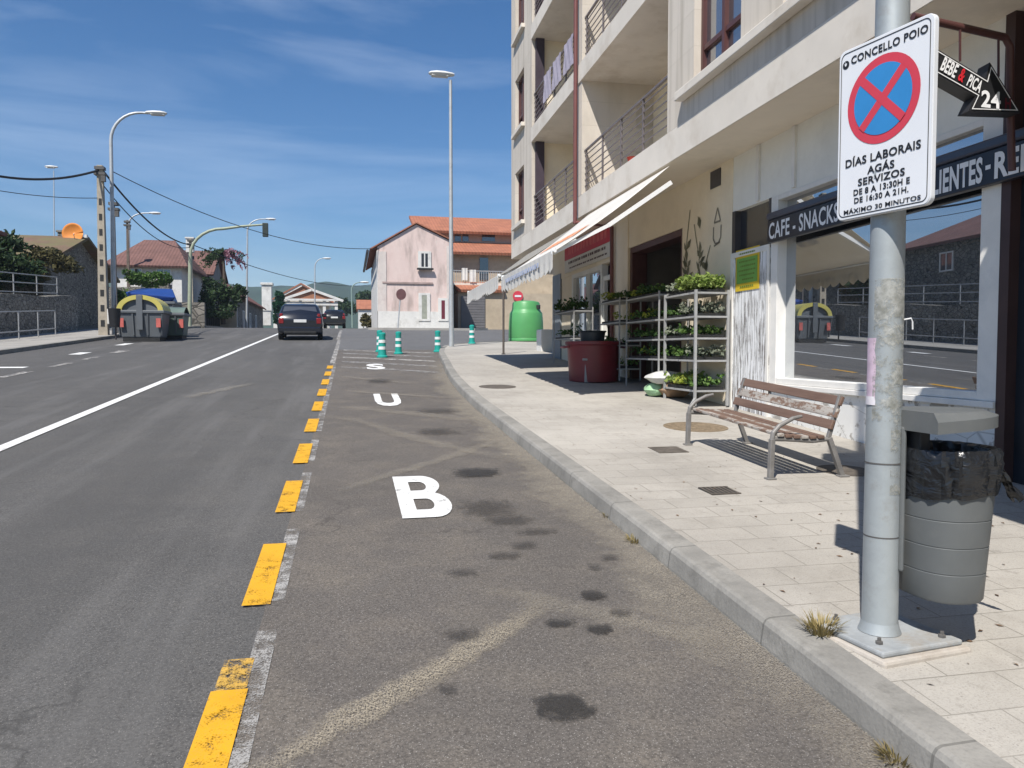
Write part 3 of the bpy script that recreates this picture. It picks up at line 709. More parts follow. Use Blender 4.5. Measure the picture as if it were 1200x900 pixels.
def ftext(txt, u0, u1, z0, h, mat, v, name='lettering', parent=None, bold=.02, **k):
    return text_mesh(txt, name, mat, fp(((u0 + u1) / 2, v, z0)), -UA, (0, 0, 1), abs(u1 - u0), h, bold, .0015, parent, **k)
ftext('CAFE - SNACKS', 8.82, 7.38, 2.875, .205, M['signwhite'], .103, parent=CB)
ftext('-', 7.12, 7.02, 2.965, .03, M['signwhite'], .103, parent=CB)
ftext('CALIENTES', ufac(1074), ufac(1152), 2.87, .215, M['signwhite'], .103, parent=CB, bold=.035)
ftext('-', ufac(1155.5), ufac(1161.5), 2.965, .035, M['signwhite'], .103, parent=CB)
ftext('REFRESCOS', ufac(1165.5), ufac(1165.5) - 1.15, 2.87, .215, M['signwhite'], .103, parent=CB, bold=.035)

# --- arrow sign on its bracket
AR = thing('arrow_sign', 'black arrow shaped hanging sign reading BEBE&PICA 24 on a brown bracket', 'hanging sign', at(1150, 100, 4.9))
Y0 = 4.93
def ap(px, py, dy=0.0): return at(px, py, Y0) + Vector((0, dy, 0))
arrow = [(1096, 56), (1155, 92), (1160, 73), (1196, 132), (1135, 130), (1143, 113), (1092, 84)]
pts = [ap(*q) for q in arrow]
MB().prism(pts, (0.02, .13, 0)).build('arrow_box', M['black'], AR, recalc=True)
mb = MB(); nn = len(arrow); cx_ = sum(q[0] for q in arrow) / nn; cy_ = sum(q[1] for q in arrow) / nn
P2 = [Vector((q[0], q[1], 0)) for q in arrow]
def inset(P, d):
    out = []
    for i in range(len(P)):
        a, b, c = P[i - 1], P[i], P[(i + 1) % len(P)]
        d1 = (b - a).normalized(); d2 = (c - b).normalized(); n1 = Vector((-d1.y, d1.x, 0)); n2 = Vector((-d2.y, d2.x, 0))
        bis = (n1 + n2).normalized(); out.append(b + bis * d / max(.35, bis.dot(n1)))
    return out
i1, i2 = inset(P2, 2.0), inset(P2, 3.0)
for k in range(nn):
    j = (k + 1) % nn; mb.add([ap(q.x, q.y, -.006) for q in (i1[k], i1[j], i2[j], i2[k])], [(0, 1, 2, 3)])
mb.build('outline', M['signwhite'], AR)
xa = (ap(1152, 103) - ap(1097, 69)).normalized(); ya = Vector((0, -1, 0)).cross(xa) * -1
ya = (Vector((0, 0, 1)) - xa * xa.z).normalized()
text_mesh('BEBE', 'lettering', M['signwhite'], ap(1108.5, 87, -.008), xa, ya, .135, .105, .03, .001, AR)
text_mesh('&', 'lettering', plain('red_letter', (.6, .02, .03), .5), ap(1123.5, 95.5, -.008), xa, ya, .05, .10, .03, .001, AR)
text_mesh('PICA', 'lettering', M['signwhite'], ap(1138.5, 105, -.008), xa, ya, .125, .095, .03, .001, AR)
text_mesh('24', 'lettering', M['signwhite'], ap(1160, 127, -.008), (1, .0, -.03), (0, 0, 1), .17, .125, .03, .001, AR)
text_mesh('H', 'lettering', plain('dark_red_letter', (.12, .01, .02), .5), ap(1180, 128, -.008), (1, 0, -.03), (0, 0, 1), .05, .08, .02, .001, AR)
b0 = at(1040, 12, 5.0); b1 = at(1184, 46, 5.05); b2 = at(1184, 130, 5.05)
MB().tube([b0 + (b1 - b0) * .2, b1 + Vector((-.05, 0, .01)), b1 + Vector((0, 0, -.06)), b2, at(1186, 200, 5.05)], .028, 10).bar(at(1125, 35, 4.99), at(1125, 72, 4.99), .012, .012).bar(at(1170, 45, 4.99), at(1170, 90, 4.99), .012, .012).build('bracket', M['brownframe'], AR, smooth=True)

# --- greengrocer's sign
GS = thing('shop_sign', 'red and white sign board of the greengrocer behind the open awning', 'shop sign', fp((17.1, .05, 3.44)))
fmb().box(15.26, 18.95, .005, .06, 3.44, 3.75).build('white_board', plain('sign_cream', (.62, .58, .50), .5, .05, 3), GS)
fmb().box(15.26, 18.95, .005, .065, 3.755, 4.14).build('red_board', plain('sign_red', (.52, .02, .035), .45, .08, 3), GS)
mb = fmb()
for z, a, b, h in ((3.63, 15.6, 18.6, .06), (3.51, 15.5, 18.5, .035)):
    u = a
    while u < b:
        l = rnd(.06, .14); mb.box(u, min(u + l, b), .061, .063, z, z + h); u += l + rnd(.02, .09)
mb.build('small_print', plain('print_dark', (.10, .06, .05), .6), GS)
mb = fmb(); u = 15.5
while u < 18.6:
    l = rnd(.16, .26); mb.box(u, u + l, .066, .069, 3.86, 4.04); u += l + .07
mb.build('worn_lettering', plain('print_pink', (.60, .12, .12), .6), GS)

# --- awnings
def m_awn(name, c):
    t = NT(name); tl = t.n.new('ShaderNodeBsdfTranslucent'); ms = t.n.new('ShaderNodeMixShader')
    cc = t.ramp(t.noise(1.5, 6, .6), .35, .7, tuple(x * .9 for x in c), c); t.col(cc).rough(.85).spec(.2)
    tl.inputs['Color'].default_value = (c[0], c[1] * .88, c[2] * .68, 1); ms.inputs[0].default_value = .28
    t.L(t.b.outputs[0], ms.inputs[1]); t.L(tl.outputs[0], ms.inputs[2]); t.L(ms.outputs[0], t.out.inputs['Surface']); return t.m
M['awn'] = m_awn('awning_canvas', (.74, .73, .70)); M['awn2'] = m_awn('awning_canvas_grey', (.36, .35, .32))
M['awnwhite'] = plain('white_awning_metal', (.74, .74, .73), .4, .04, 4)
def awning(label, u0, u1, vb, zb, vf, zf, mat, text, dense=True):
    T = thing('awning', label, 'awning', fp(((u0 + u1) / 2, vb, zb)), 'folding arm awnings over the greengrocer')
    n = 16; rr = []
    for j in range(9):
        t_ = j / 8; rr.append([(u0 + (u1 - u0) * k / n, vb + (vf - vb) * t_, zb + (zf - zb) * t_ - .05 * math.sin(math.pi * t_)) for k in range(n + 1)])
    c = fmb().rows(rr).build('canvas', mat, T, smooth=True)
    s_ = c.modifiers.new('t', 'SOLIDIFY'); s_.thickness = .004
    fmb().tube([(u0 - .03, vf, zf), (u1 + .03, vf, zf)], .024, 10).build('front_bar', M['awnwhite'], T, smooth=True)
    nsc = int((u1 - u0) / .26); rr = [[], [], []]
    for k in range(nsc * 6 + 1):
        u = u0 + (u1 - u0) * k / (nsc * 6); ph = abs(math.sin(k / 6 * math.pi)); wv = .012 * math.sin(k * .9)
        rr[0].append((u, vf + .026, zf + .01)); rr[1].append((u, vf + .030 + wv * .5, zf - .13)); rr[2].append((u, vf + .030 + wv * 1.2, zf - .24 - .07 * ph))
    va = fmb().rows(rr).build('valance', M['awn'], T)
    s_ = va.modifiers.new('t', 'SOLIDIFY'); s_.thickness = .003
    for u in (u0 + .06, u1 - .06):
        fmb().bar((u, vb - .05, zb - .22), (u, (vb + vf) / 2 + .05, (zb + zf) / 2 - .24), .05, .06).bar((u, (vb + vf) / 2 + .05, (zb + zf) / 2 - .24), (u, vf - .02, zf - .01), .045, .05).lathe([(.035, -.04), (.035, .04)], (u, vf, zf), 10).build('folding_arm', M['awnwhite'], T)
    if text:
        mb = fmb(); d = Vector((0, vf - vb, zf - zb))
        u = u0 + 1.0
        while u < u1 - .8:
            l = rnd(.2, .34); a, b = .52, .68
            q = lambda uu, t_: (uu, vb + (vf - vb) * t_, zb + (zf - zb) * t_ - .05 * math.sin(math.pi * t_) + .012)
            mb.add([q(u, a), q(u + l, a), q(u + l, b), q(u, b)], [(0, 1, 2, 3)]); u += l + .08
        mb.build('worn_lettering', plain('faded_orange_print', (.68, .26, .12), .8), T)
        mb = fmb(); u = u0 + .8
        while u < u1 - .6:
            l = rnd(.07, .14); mb.box(u, u + l, vf + .048, vf + .050, zf - .15, zf - .075); u += l + .05
        mb.build('worn_lettering', plain('faded_blue_print', (.40, .45, .58), .8), T)
    return T
awning('white canvas awning with faded orange lettering, nearest over the greengrocer shopfront', 10.40, 14.5, .78, 4.13, 2.47, 2.88, M['awn'], True)
awning('greyish canvas awning with white valance, second along the shopfront beyond the first', 15.5, 20.3, .78, 4.05, 2.35, 3.02, M['awn2'], False)
# ================================================================== things on the near pavement
PZ = lambda y: gz(y) + .128
M['bolt_m'] = plain('dark_fitting', (.09, .085, .08), .6, .2)
def m_galv(name, c=(.33, .355, .36)):
    t = NT(name); v = t.voro(26); n = t.noise(3, 7, .65)
    cc = t.mix(t.math('MULTIPLY', v, .22), tuple(x * 1.1 for x in c), tuple(x * .82 for x in c))
    cc = t.mix(t.math('MULTIPLY', t.ramp(n, .47, .72), .6), cc, tuple(x * .66 for x in c))
    cc = t.mix(t.math('MULTIPLY', t.ramp(t.noise(9, 8, .75), .56, .66), .4), cc, (.27, .25, .22))
    st = t.noise(1, 5, .6, t.mapc((14, 14, .8))); cc = t.mix(t.math('MULTIPLY', t.ramp(st, .55, .75), .3), cc, tuple(x * 1.35 for x in c))
    t.col(cc).rough(t.ramp(n, .3, .7, (.42,) * 3, (.62,) * 3)); t.b.inputs['Metallic'].default_value = .35
    t.bump(t.noise(30, 4), .06, .004); return t.m
M['galv'] = m_galv('galvanised_steel'); M['galv2'] = m_galv('galvanised_far', (.42, .44, .45))
M['conc'] = plain('pale_concrete', (.43, .39, .34), .9, .2, 5, bump=.3, dirt=(.26, .22, .18))

PX, PY = 2.165, 2.79; z0 = PZ(PY)
LP = thing('lamp_post', 'grey galvanised lamp post in the foreground carrying the parking sign and the litter bin', 'lamp post', (PX, PY, z0))
MB().lathe([(.074, .035), (.0705, .08), (.067, 1.2), (.064, 2.6), (.05, 8.0)], (PX, PY, z0), 40).build('pole', M['galv'], LP, smooth=True)
MB().lathe([(.084, .036), (.077, .055), (.0712, .08)], (PX, PY, z0), 40, cap=False).build('base_collar', M['galv'], LP, smooth=True)
bx = MB(); bx.obox((PX + .03, PY + .01, z0 + .022), .42, .40, .024, R(8)); bx.build('base_plate', plain('dusty_galvanised', (.30, .315, .32), .7, .2, 9, dirt=(.25, .215, .17), bump=.15), LP, bevel=.008)
MB().obox((PX + .03, PY + .0, z0 - .012), .46, .44, .044, R(8)).build('footing', M['conc'], LP, bevel=.012)
for dx, dy in ((-.13, -.13), (.17, -.12), (-.13, .15), (.17, .16)):
    MB().lathe([(.015, 0), (.015, .010), (.008, .012), (.008, .024)], (PX + .03 + dx, PY + dy, z0 + .035), 6).build('bolt', M['bolt_m'], LP)
# weld seams, glue remains and a torn sticker wrapped round the pole
def wrap(name, a0, a1, za, zb, r0, mat, jag=0.0, parent=LP, n=14, m=10):
    rr = []
    for j in range(m + 1):
        z = za + (zb - za) * j / m; row = []
        e0 = a0 + rnd(-jag, jag); e1 = a1 + rnd(-jag, jag)
        for k in range(n + 1):
            a = e0 + (e1 - e0) * k / n; r_ = r0 - (z) * .0026
            row.append((PX + r_ * math.cos(a), PY + r_ * math.sin(a), z0 + z))
        rr.append(row)
    return MB().rows(rr).build(name, mat, parent, smooth=True)
va = math.atan2(-PY, -PX)          # direction towards the camera
def m_glue():
    t = NT('glue_residue'); tr = t.n.new('ShaderNodeBsdfTransparent'); ms = t.n.new('ShaderNodeMixShader')
    a = t.math('MULTIPLY', t.ramp(t.noise(11, 8, .75), .46, .54), .75); t.col(t.ramp(t.noise(30, 5), .35, .7, (.22, .22, .19), (.47, .47, .44))).rough(.6)
    t.L(a, ms.inputs[0]); t.L(tr.outputs[0], ms.inputs[1]); t.L(t.b.outputs[0], ms.inputs[2]); t.L(ms.outputs[0], t.out.inputs['Surface']); return t.m
M['glue'] = m_glue()
wrap('glue_residue', va - .7, va + 1.3, .92, 1.5, .0726, M['glue'])
wrap('glue_residue', va + .4, va + 1.4, .62, .92, .0724, M['glue'])
wrap('torn_sticker', va - 1.35, va - .55, 1.00, 1.26, .0715, plain('pink_sticker', (.55, .42, .50), .6, .15, 30), .06)
wrap('sticker_edge', va - 1.45, va - .5, .985, 1.02, .0735, plain('white_sticker', (.68, .64, .66), .6, .1, 20), .05, m=2)
for z in (.44, .745): MB().lathe([(.0702, -.003), (.0702, .003)], (PX, PY, z0 + z), 32, cap=False).build('clamp_seam', M['bolt_m'], LP)
MB().tube([(PX + .058, PY - .035, z0 + 1.335), (PX + .078, PY - .05, z0 + 1.34), (PX + .085, PY - .05, z0 + 1.325), (PX + .088, PY - .048, z0 + 1.295)], .0032, 6).build('cable_tie_end', plain('white_tie', (.7, .7, .7), .5), LP)

# parking sign
SG = thing('parking_sign', 'white no stopping sign of the council with blue and red disc on the lamp post', 'traffic sign', (2.08, 2.73, 2.04))
tl, tr_ = at(984, 64, 2.95), at(1096, 11, 2.51)
zt = (tl.z + tr_.z) / 2; tl.z = tr_.z = zt
bl = at(977, 263, 2.95); zb = 2.045
sx = (tr_ - tl); sw = sx.length; sx.normalize(); sn = sx.cross(Vector((0, 0, 1)))     # outward normal (to the street)
if sn.x > 0: sn = -sn
shh = zt - zb
def sp(a, b, d=0.0): return tl + sx * (a * sw) + Vector((0, 0, -1)) * (b * shh) + sn * d
def rrect(a0, b0, a1, b1, r, n=6):      # rounded rectangle in sign units of metres from the top-left
    P = []
    for cx, cy, s0 in ((a1 - r, b0 + r, -90), (a1 - r, b1 - r, 0), (a0 + r, b1 - r, 90), (a0 + r, b0 + r, 180)):
        for k in range(n + 1):
            a = R(s0 + 90 * k / n); P.append((cx + r * math.cos(a), cy + r * math.sin(a)))
    return P
def sm(a, b, d): return tl + sx * a + Vector((0, 0, -b)) + sn * d
outer = rrect(0, 0, sw, shh, .03)
M['signface'] = plain('sign_white_reflective', (.70, .71, .73), .35, .03, 3, spec=.5)
MB().prism([sm(a, b, -.024) for a, b in outer], sn * .024).build('plate', plain('sign_plate_metal', (.62, .63, .64), .4, .05, 5), SG, bevel=.003, recalc=True)
MB().poly([sm(a, b, .0015) for a, b in rrect(.004, .004, sw - .004, shh - .004, .028)]).build('face', M['signface'], SG, recalc=False)
M['signblack'] = plain('sign_black', (.016, .016, .018), .45, .1)
M['signred'] = plain('sign_red_film', (.56, .05, .075), .4, .05); M['signblue'] = plain('sign_blue_film', (.035, .22, .50), .4, .05)
mb = MB(); i1 = rrect(.013, .013, sw - .013, shh - .013, .026); i2 = rrect(.0165, .0165, sw - .0165, shh - .0165, .0225)
for k in range(len(i1)):
    j = (k + 1) % len(i1); mb.add([sm(*i1[k], .003), sm(*i1[j], .003), sm(*i2[j], .003), sm(*i2[k], .003)], [(0, 1, 2, 3)])
mb.build('border', M['signblack'], SG)
cxs, cys, rs = sw * .5, shh * .36, sw * .385
def disc(r, d, mat, name, n=48): MB().poly([sm(cxs + r * math.cos(2 * math.pi * k / n), cys + r * math.sin(2 * math.pi * k / n), d) for k in range(n)]).build(name, mat, SG)
disc(rs, .003, M['signred'], 'red_disc'); disc(rs * .80, .0045, M['signblue'], 'blue_disc')
mb = MB()
for a in (45, -45):
    c, s = math.cos(R(a)), math.sin(R(a)); h, l = rs * .098, rs * .81
    mb.add([sm(cxs + c * p - s * q, cys + s * p + c * q, .0052 + (.0004 if a > 0 else 0)) for p, q in ((-l, -h), (l, -h), (l, h), (-l, h))], [(0, 1, 2, 3)])
mb.build('red_cross', M['signred'], SG)
def stext(txt, cx, b0, b1, wd): text_mesh(txt, 'lettering', M['signblack'], sm(cx * sw, b1 * shh, .0), sx, (0, 0, 1), wd * sw, (b1 - b0) * shh, .026, .0036, SG)
stext('CONCELLO POIO', .545, .052, .098, .80)
stext('DÍAS LABORAIS', .5, .635, .695, .80); stext('AGÁS', .5, .706, .762, .29); stext('SERVIZOS', .5, .775, .818, .50)
stext('DE 8 A 13:30H E', .5, .832, .868, .60); stext('DE 16:30 A 21H.', .5, .880, .914, .58); stext('MÁXIMO 30 MINUTOS', .5, .935, .968, .82)
n = 20; mb = MB().poly([sm(.085 * sw + .017 * math.cos(2 * math.pi * k / n), .087 * shh + .017 * math.sin(2 * math.pi * k / n), .003) for k in range(n)]); mb.build('crest_disc', M['signblack'], SG)
MB().poly([sm(.085 * sw + q[0], .087 * shh + q[1], .0045) for q in ((-.006, -.006), (.006, -.006), (.005, .002), (0, .007), (-.005, .002))]).poly([sm(.085 * sw + q[0], .087 * shh + q[1], .006) for q in ((-.001, -.011), (.001, -.011), (.001, -.006), (-.001, -.006))]).build('crest', M['signface'], SG)
for zz in (zt - .16, zb + .16): MB().lathe([(.069, -.02), (.069, .02)], (PX, PY, zz), 28, cap=False).bar((PX - .075, PY - .02, zz), tuple(sm(sw / 2, zt - zz, -.026)), .04, .03).build('clamp', M['galv'], SG)

# litter bin hung on the post (opens towards the pavement)
BN = thing('litter_bin', 'grey cylindrical litter bin with a black bag hanging behind the foreground lamp post', 'litter bin', (2.42, 2.86, z0))
M['bin'] = plain('grey_bin_plastic', (.115, .122, .122), .5, .10, 3, spec=.4, dirt=(.155, .155, .148))
BXC, BYC = 2.395, 2.735
def bin_ring(rx, ry, z, n=28, flat=.55):
    P = []
    for k in range(n):
        a = 2 * math.pi * k / n; c, s = math.cos(a), math.sin(a)
        P.append((BXC + rx * (abs(c) ** .8) * (1 if c > 0 else -1), BYC + ry * (abs(s) ** .8) * (1 if s > 0 else -1), z))
    return P
zb0 = z0 + .20
prof = [(.165, .17, 0), (.17, .175, .012)]
levels = [0.0, .012]
secs = []
body = [(.132, .164, 0), (.138, .170, .01)]
z = .01
for k in range(4):
    z1 = .118 + k * .108
    g_ = .138 + .007 * (k + 1)
    body += [(g_, g_ + .032, z1 - .003), (g_ - .003, g_ + .029, z1), (g_, g_ + .032, z1 + .003)]
body += [(.171, .203, .535), (.171, .203, .55), (.157, .189, .55), (.15, .182, .3)]
MB().rows([bin_ring(rx, ry, zb0 + zz) + [bin_ring(rx, ry, zb0 + zz)[0]] for rx, ry, zz in body]).poly(bin_ring(.132, .164, zb0 + .0)[::-1]).build('bucket', M['bin'], BN, smooth=True)
# back plate, hood
MB().box(2.2, 2.220, BYC - .02, BYC + .07, z0 + .30, z0 + .90).build('back_plate', M['bin'], BN, bevel=.012)
hood = []
for k in range(1, 28):
    a = math.pi * (k / 28) - math.pi / 2
    hood.append((2.206 + .385 * max(0, math.cos(a)) ** .55, BYC + .20 * math.copysign(abs(math.sin(a)) ** .85, math.sin(a))))
hood = [(2.205, BYC - .20)] + hood + [(2.205, BYC + .20)]
mbh = MB(); zt_ = z0 + .955
mbh.add([(x, y, zt_ - .07 + .055 * (x - 2.205)) for x, y in hood], [tuple(range(len(hood)))[::-1]])
mbh.add([(x, y, zt_ - .07 + .055 * (x - 2.205)) for x, y in hood] + [(x, y, zt_ - .024 + .055 * (x - 2.205)) for x, y in hood], [(i, (i + 1) % len(hood), len(hood) + (i + 1) % len(hood), len(hood) + i) for i in range(len(hood))])
mbh.add([(x, y, zt_ - .024 + .055 * (x - 2.205)) for x, y in hood] + [(2.205 + (x - 2.205) * .88, BYC + (y - BYC) * .88, zt_ + .012) for x, y in hood], [tuple(range(len(hood), 2 * len(hood)))] + [(i, i + 1, len(hood) + i + 1, len(hood) + i) for i in range(len(hood) - 1)] + [(len(hood) - 1, 0, len(hood), 2 * len(hood) - 1)])
mbh.build('hood', M['bin'], BN, smooth=True)
MB().box(2.236, 2.285, BYC - .07, BYC + .07, z0 + .60, z0 + .888).build('hood_bracket', M['black'], BN, bevel=.006)
def m_bag():
    t = NT('black_bag_film'); v = t.noise(7, 3, .5, t.mapc((1, 1, 2.2), (R(25), R(35), 0)), 1.6)
    t.col((.010, .011, .013)).rough(.30).spec(.55); t.bump(v, .55, .04); return t.m
M['bag'] = m_bag()
rr = []; nb = 72
for j, (zz, dr) in enumerate(((.41, .004), (.44, .009), (.49, .015), (.53, .018), (.57, .014), (.59, .002), (.58, -.012), (.50, -.03))):
    row = []
    for k in range(nb + 1):
        a = 2 * math.pi * k / nb; c, s = math.cos(a), math.sin(a)
        rx = .169 + dr + .0065 * math.sin(k * 2.3 + j * 1.1) * (1 if 0 < j < 6 else .3) + .004 * math.sin(k * 4.7 - j)
        ry = rx + .032
        sag = -.03 * (.5 + .5 * math.sin(a * 1.0 - 1.0)) * (1 if j == 0 else .35) + (.006 * math.sin(k * .7) if j == 0 else 0)
        row.append((max(BXC + rx * (abs(c) ** .8) * (1 if c > 0 else -1), 2.2235 + .001 * (j % 3)), BYC + ry * (abs(s) ** .8) * (1 if s > 0 else -1), zb0 + zz + sag + .03))
    row[-1] = row[0]; rr.append(row)
BG = MB().rows(rr).build('bin_bag', M['bag'], BN, smooth=True)
kx_, ky_, kz_ = 2.575, 2.64, zb0 + .545
MB().lathe([(.008, -.028), (.026, -.012), (.03, .004), (.018, .026), (.004, .034)], (kx_, ky_, kz_), 12).tube([(kx_ - .05, ky_ - .01, kz_ + .03), (kx_, ky_, kz_)], [.03, .018], 7).build('knot', M['bag'], BG, smooth=True)
rr = []
for j in range(8):
    t_ = j / 7; row = []
    for k in range(9):
        q = (k / 8 - .5); wv = .02 + .06 * t_
        row.append((kx_ + .01 + .10 * t_ + .012 * math.sin(k * 2.1 + j), ky_ + q * wv, kz_ - .01 - .145 * t_ + .014 * math.sin(k * 1.7) * t_))
    rr.append(row)
MB().rows(rr).build('bag_tail', M['bag'], BG, smooth=True)

# ---------------------------------------------------------------- bench
BE = thing('park_bench', 'weathered brown wooden street bench with grey metal legs in front of the cafe window', 'bench', (3.6, 6.4, PZ(6.4)))
def m_wood():
    t = NT('bench_wood'); x, y, z = t.xyz()
    n = t.noise(1, 6, .65, t.mapc((22, 1.6, 22))); p = t.noise(11, 7, .72, t.mapc((1, .55, 1)))
    c = t.ramp(n, .3, .7, (.105, .062, .045), (.175, .11, .08))
    a = t.ramp(p, .68, .72); c = t.mix(a, c, (.27, .235, .20)); t.col(c).rough(.65); t.bump(n, .3, .004); return t.m
M['wood'] = m_wood()
def m_woodworn():
    t = NT('bench_wood_worn'); n = t.noise(1, 6, .65, t.mapc((22, 1.6, 22))); p = t.noise(16, 8, .75, t.mapc((1, .5, 1.3)))
    c = t.mix(t.ramp(p, .46, .52), t.ramp(n, .3, .7, (.13, .08, .055), (.2, .13, .095)), t.ramp(n, .3, .7, (.24, .215, .19), (.42, .39, .35)))
    t.col(c).rough(.8); t.bump(p, .5, .006); return t.m
M['woodworn'] = m_woodworn()
ya, yb_ = 5.62, 7.18
def bzz(y): return PZ(6.4) + (y - 6.4) * SLOPE
def bp(x, y, h): return (x, y, bzz(y) + h * .82)
def slat(name, x, h, wx, wz, mat, tilt=0.0):
    mb = MB(); c = Vector((x, 0, h)); P = []
    for y in (ya - .03, yb_ + .05):
        for i, j in ((-1, -1), (1, -1), (1, 1), (-1, 1)):
            a, b = i * wx / 2, j * wz / 2
            P.append(bp(x + a * math.cos(tilt) + b * math.sin(tilt), y, h - a * math.sin(tilt) + b * math.cos(tilt)))
    mb.add(P, [(0, 1, 2, 3), (7, 6, 5, 4), (0, 4, 5, 1), (1, 5, 6, 2), (2, 6, 7, 3), (3, 7, 4, 0)])
    return mb.build(name, mat, BE, bevel=.006, recalc=True)
for k in range(6): slat('seat_slat', 3.40 + k * .073, .43 - .006 * k + .006 * (k - 2.5) ** 2 * .3, .058, .032, M['woodworn' if k in (0, 3) else 'wood'])
for k, (x, h) in enumerate(((3.865, .53), (3.905, .645), (3.945, .765))): slat('backrest_slat', x, h, .03, .095, M['woodworn' if k == 1 else 'wood'], .32)
for y in (ya, yb_):
    s = MB(); q = lambda x, h: bp(x, y, h)
    s.bar(q(3.325, 0), q(3.335, .40), .04, .045, (0, 1, 0)).tube([q(3.335, .38), q(3.345, .46), q(3.40, .53), q(3.52, .60), q(3.60, .62)], [.022, .022, .02, .018, .014], 8)
    s.tube([q(3.34, .40), q(3.45, .395), q(3.7, .37), q(3.84, .385)], .02, 8).bar(q(3.98, 0), q(3.85, .40), .04, .042, (0, 1, 0)).bar(q(3.84, .38), q(3.95, .82), .035, .03, (0, 1, 0))
    s.obox(q(3.325, .008), .08, .07, .016).obox(q(3.985, .008), .09, .07, .016)
    s.build('leg_frame', plain('cast_grey_metal', (.20, .19, .18), .5, .2, 9, metal=.2) if y == ya else bpy.data.materials['cast_grey_metal'], BE, bevel=.005)

# ---------------------------------------------------------------- plant racks
M['rackmetal'] = plain('rack_galvanised', (.36, .36, .355), .5, .15, 6, metal=.2)
M['tray'] = plain('black_seed_tray', (.02, .02, .02), .6, .3, 8)
def m_leafy(name, c, c2, tr=.35):
    t = NT(name); tl = t.n.new('ShaderNodeBsdfTranslucent'); ms = t.n.new('ShaderNodeMixShader'); g = t.n.new('ShaderNodeNewGeometry')
    r_ = t.n.new('ShaderNodeValToRGB'); e = r_.color_ramp.elements; e[0].color = (*c, 1); e[1].color = (*c2, 1); t.L(g.outputs['Random Per Island'], r_.inputs[0])
    n = t.ramp(t.noise(.9, 3, .6), .35, .65, (.7, .7, .7), (1.15, 1.15, 1.15)); cc = t.mix(1.0, r_.outputs[0], n, 'MULTIPLY')
    t.col(cc).rough(.6).spec(.3); t.L(cc, tl.inputs['Color']); ms.inputs[0].default_value = tr
    t.L(t.b.outputs[0], ms.inputs[1]); t.L(tl.outputs[0], ms.inputs[2]); t.L(ms.outputs[0], t.out.inputs['Surface']); return t.m
M['leafA'] = m_leafy('seedling_light', (.17, .27, .045), (.34, .42, .12)); M['leafB'] = m_leafy('seedling_mid', (.06, .14, .03), (.17, .27, .07))
M['leafC'] = m_leafy('seedling_dark', (.03, .085, .022), (.09, .17, .045)); M['leafD'] = m_leafy('seedling_silver', (.20, .24, .17), (.38, .40, .30))
M['leafY'] = m_leafy('seedling_lime', (.25, .33, .03), (.46, .50, .10))
def rack(label, u0, u1, v0, v1, zg, ztop, shelves, leafs, pw=.017):
    T = thing('plant_rack', label, 'plant rack', fp(((u0 + u1) / 2, (v0 + v1) / 2, zg)), 'shelf racks of seedlings outside the greengrocer')
    for u in (u0, u1):
        for v in (v0, v1):
            fmb().box(u - pw, u + pw, v - pw, v + pw, zg, ztop).build('post', M['rackmetal'], T)
    for i, zs in enumerate(shelves):
        s = fmb(); s.box(u0, u1, v1 - .012, v1 + .012, zs - .014, zs + .012).box(u0, u1, v0 - .012, v0 + .012, zs - .014, zs + .012).box(u0 - .012, u0 + .012, v0, v1, zs - .015, zs + .011).box(u1 - .012, u1 + .012, v0, v1, zs - .015, zs + .011)
        s.box(u0 + .013, u1 - .013, v0 + .013, v1 - .013, zs - .012, zs - .004)
        S_ = s.build('shelf', M['rackmetal'], T)
        tr = fmb(); nt_ = max(1, int((u1 - u0) / .36)); wd = (u1 - u0 - .06) / nt_
        for k in range(nt_):
            a = u0 + .03 + k * wd
            tr.box(a + .01, a + wd - .01, v0 + .03, v1 - .03, zs, zs + .05)
        tr.build('seed_tray', M['tray'], S_)
        for k in range(nt_):
            lf = leafs[(i * 2 + k) % len(leafs)]
            if lf is None: continue
            nm, ht, dn, sz = lf
            pb = fmb(); a = u0 + .03 + k * wd
            for _ in range(int(dn * (2.2 if i == 0 else .95) * wd / .36)):
                cu, cv = rnd(a, a + wd), rnd(v0 + .0, v1 + .015); h = ht * rnd(.5, 1.45)
                for _q in range(5): pb.leaf((cu + rnd(-.035, .035), cv + rnd(-.035, .035), zs + .05 + h * rnd(.35, 1)), sz * rnd(.7, 1.3), .2, .65)
            pb.build('seedlings', M[nm], S_)
    return T
g1 = PZ(10.3)
sh1 = [2.29, 1.96, 1.66, 1.35, .93]
rack('tall rack of pale seedlings in full sun, nearest to the bench', 9.86, 10.95, .12, .60, g1 + .0, 2.33, sh1,
     [('leafA', .16, 60, .07), ('leafA', .17, 60, .075), ('leafD', .12, 34, .06), ('leafD', .13, 40, .065), ('leafB', .10, 34, .055), ('leafB', .12, 40, .06), ('leafD', .12, 40, .06), ('leafB', .09, 36, .05), ('leafB', .13, 40, .06), ('leafY', .12, 36, .065)])
for sx_, in ((9.86,), ): fmb().bar((9.86, .60, g1 + .10), (9.62, .78, g1 - .0), .03, .03).build('stay_foot', M['rackmetal'], [o for o in COL.objects if o.name.startswith('plant_rack')][-1])
rack('shaded rack of dark green seedlings standing in front of the garage opening', 11.25, 12.75, .10, .58, PZ(12.0), 2.42, [2.36, 1.97, 1.66, 1.35], [('leafB', .10, 16, .055), ('leafC', .10, 18, .055), ('leafC', .14, 26, .06), ('leafY', .12, 16, .06), ('leafC', .12, 24, .06)], .011)
rack('low rack with small plants beside the red tub and pilaster', 13.3, 14.5, .12, .52, PZ(14.0), 2.46, [2.40, 2.0, 1.58, 1.15], [('leafB', .10, 18, .055), None, ('leafY', .12, 14, .06), None, None, ('leafC', .08, 14, .05)], .011)
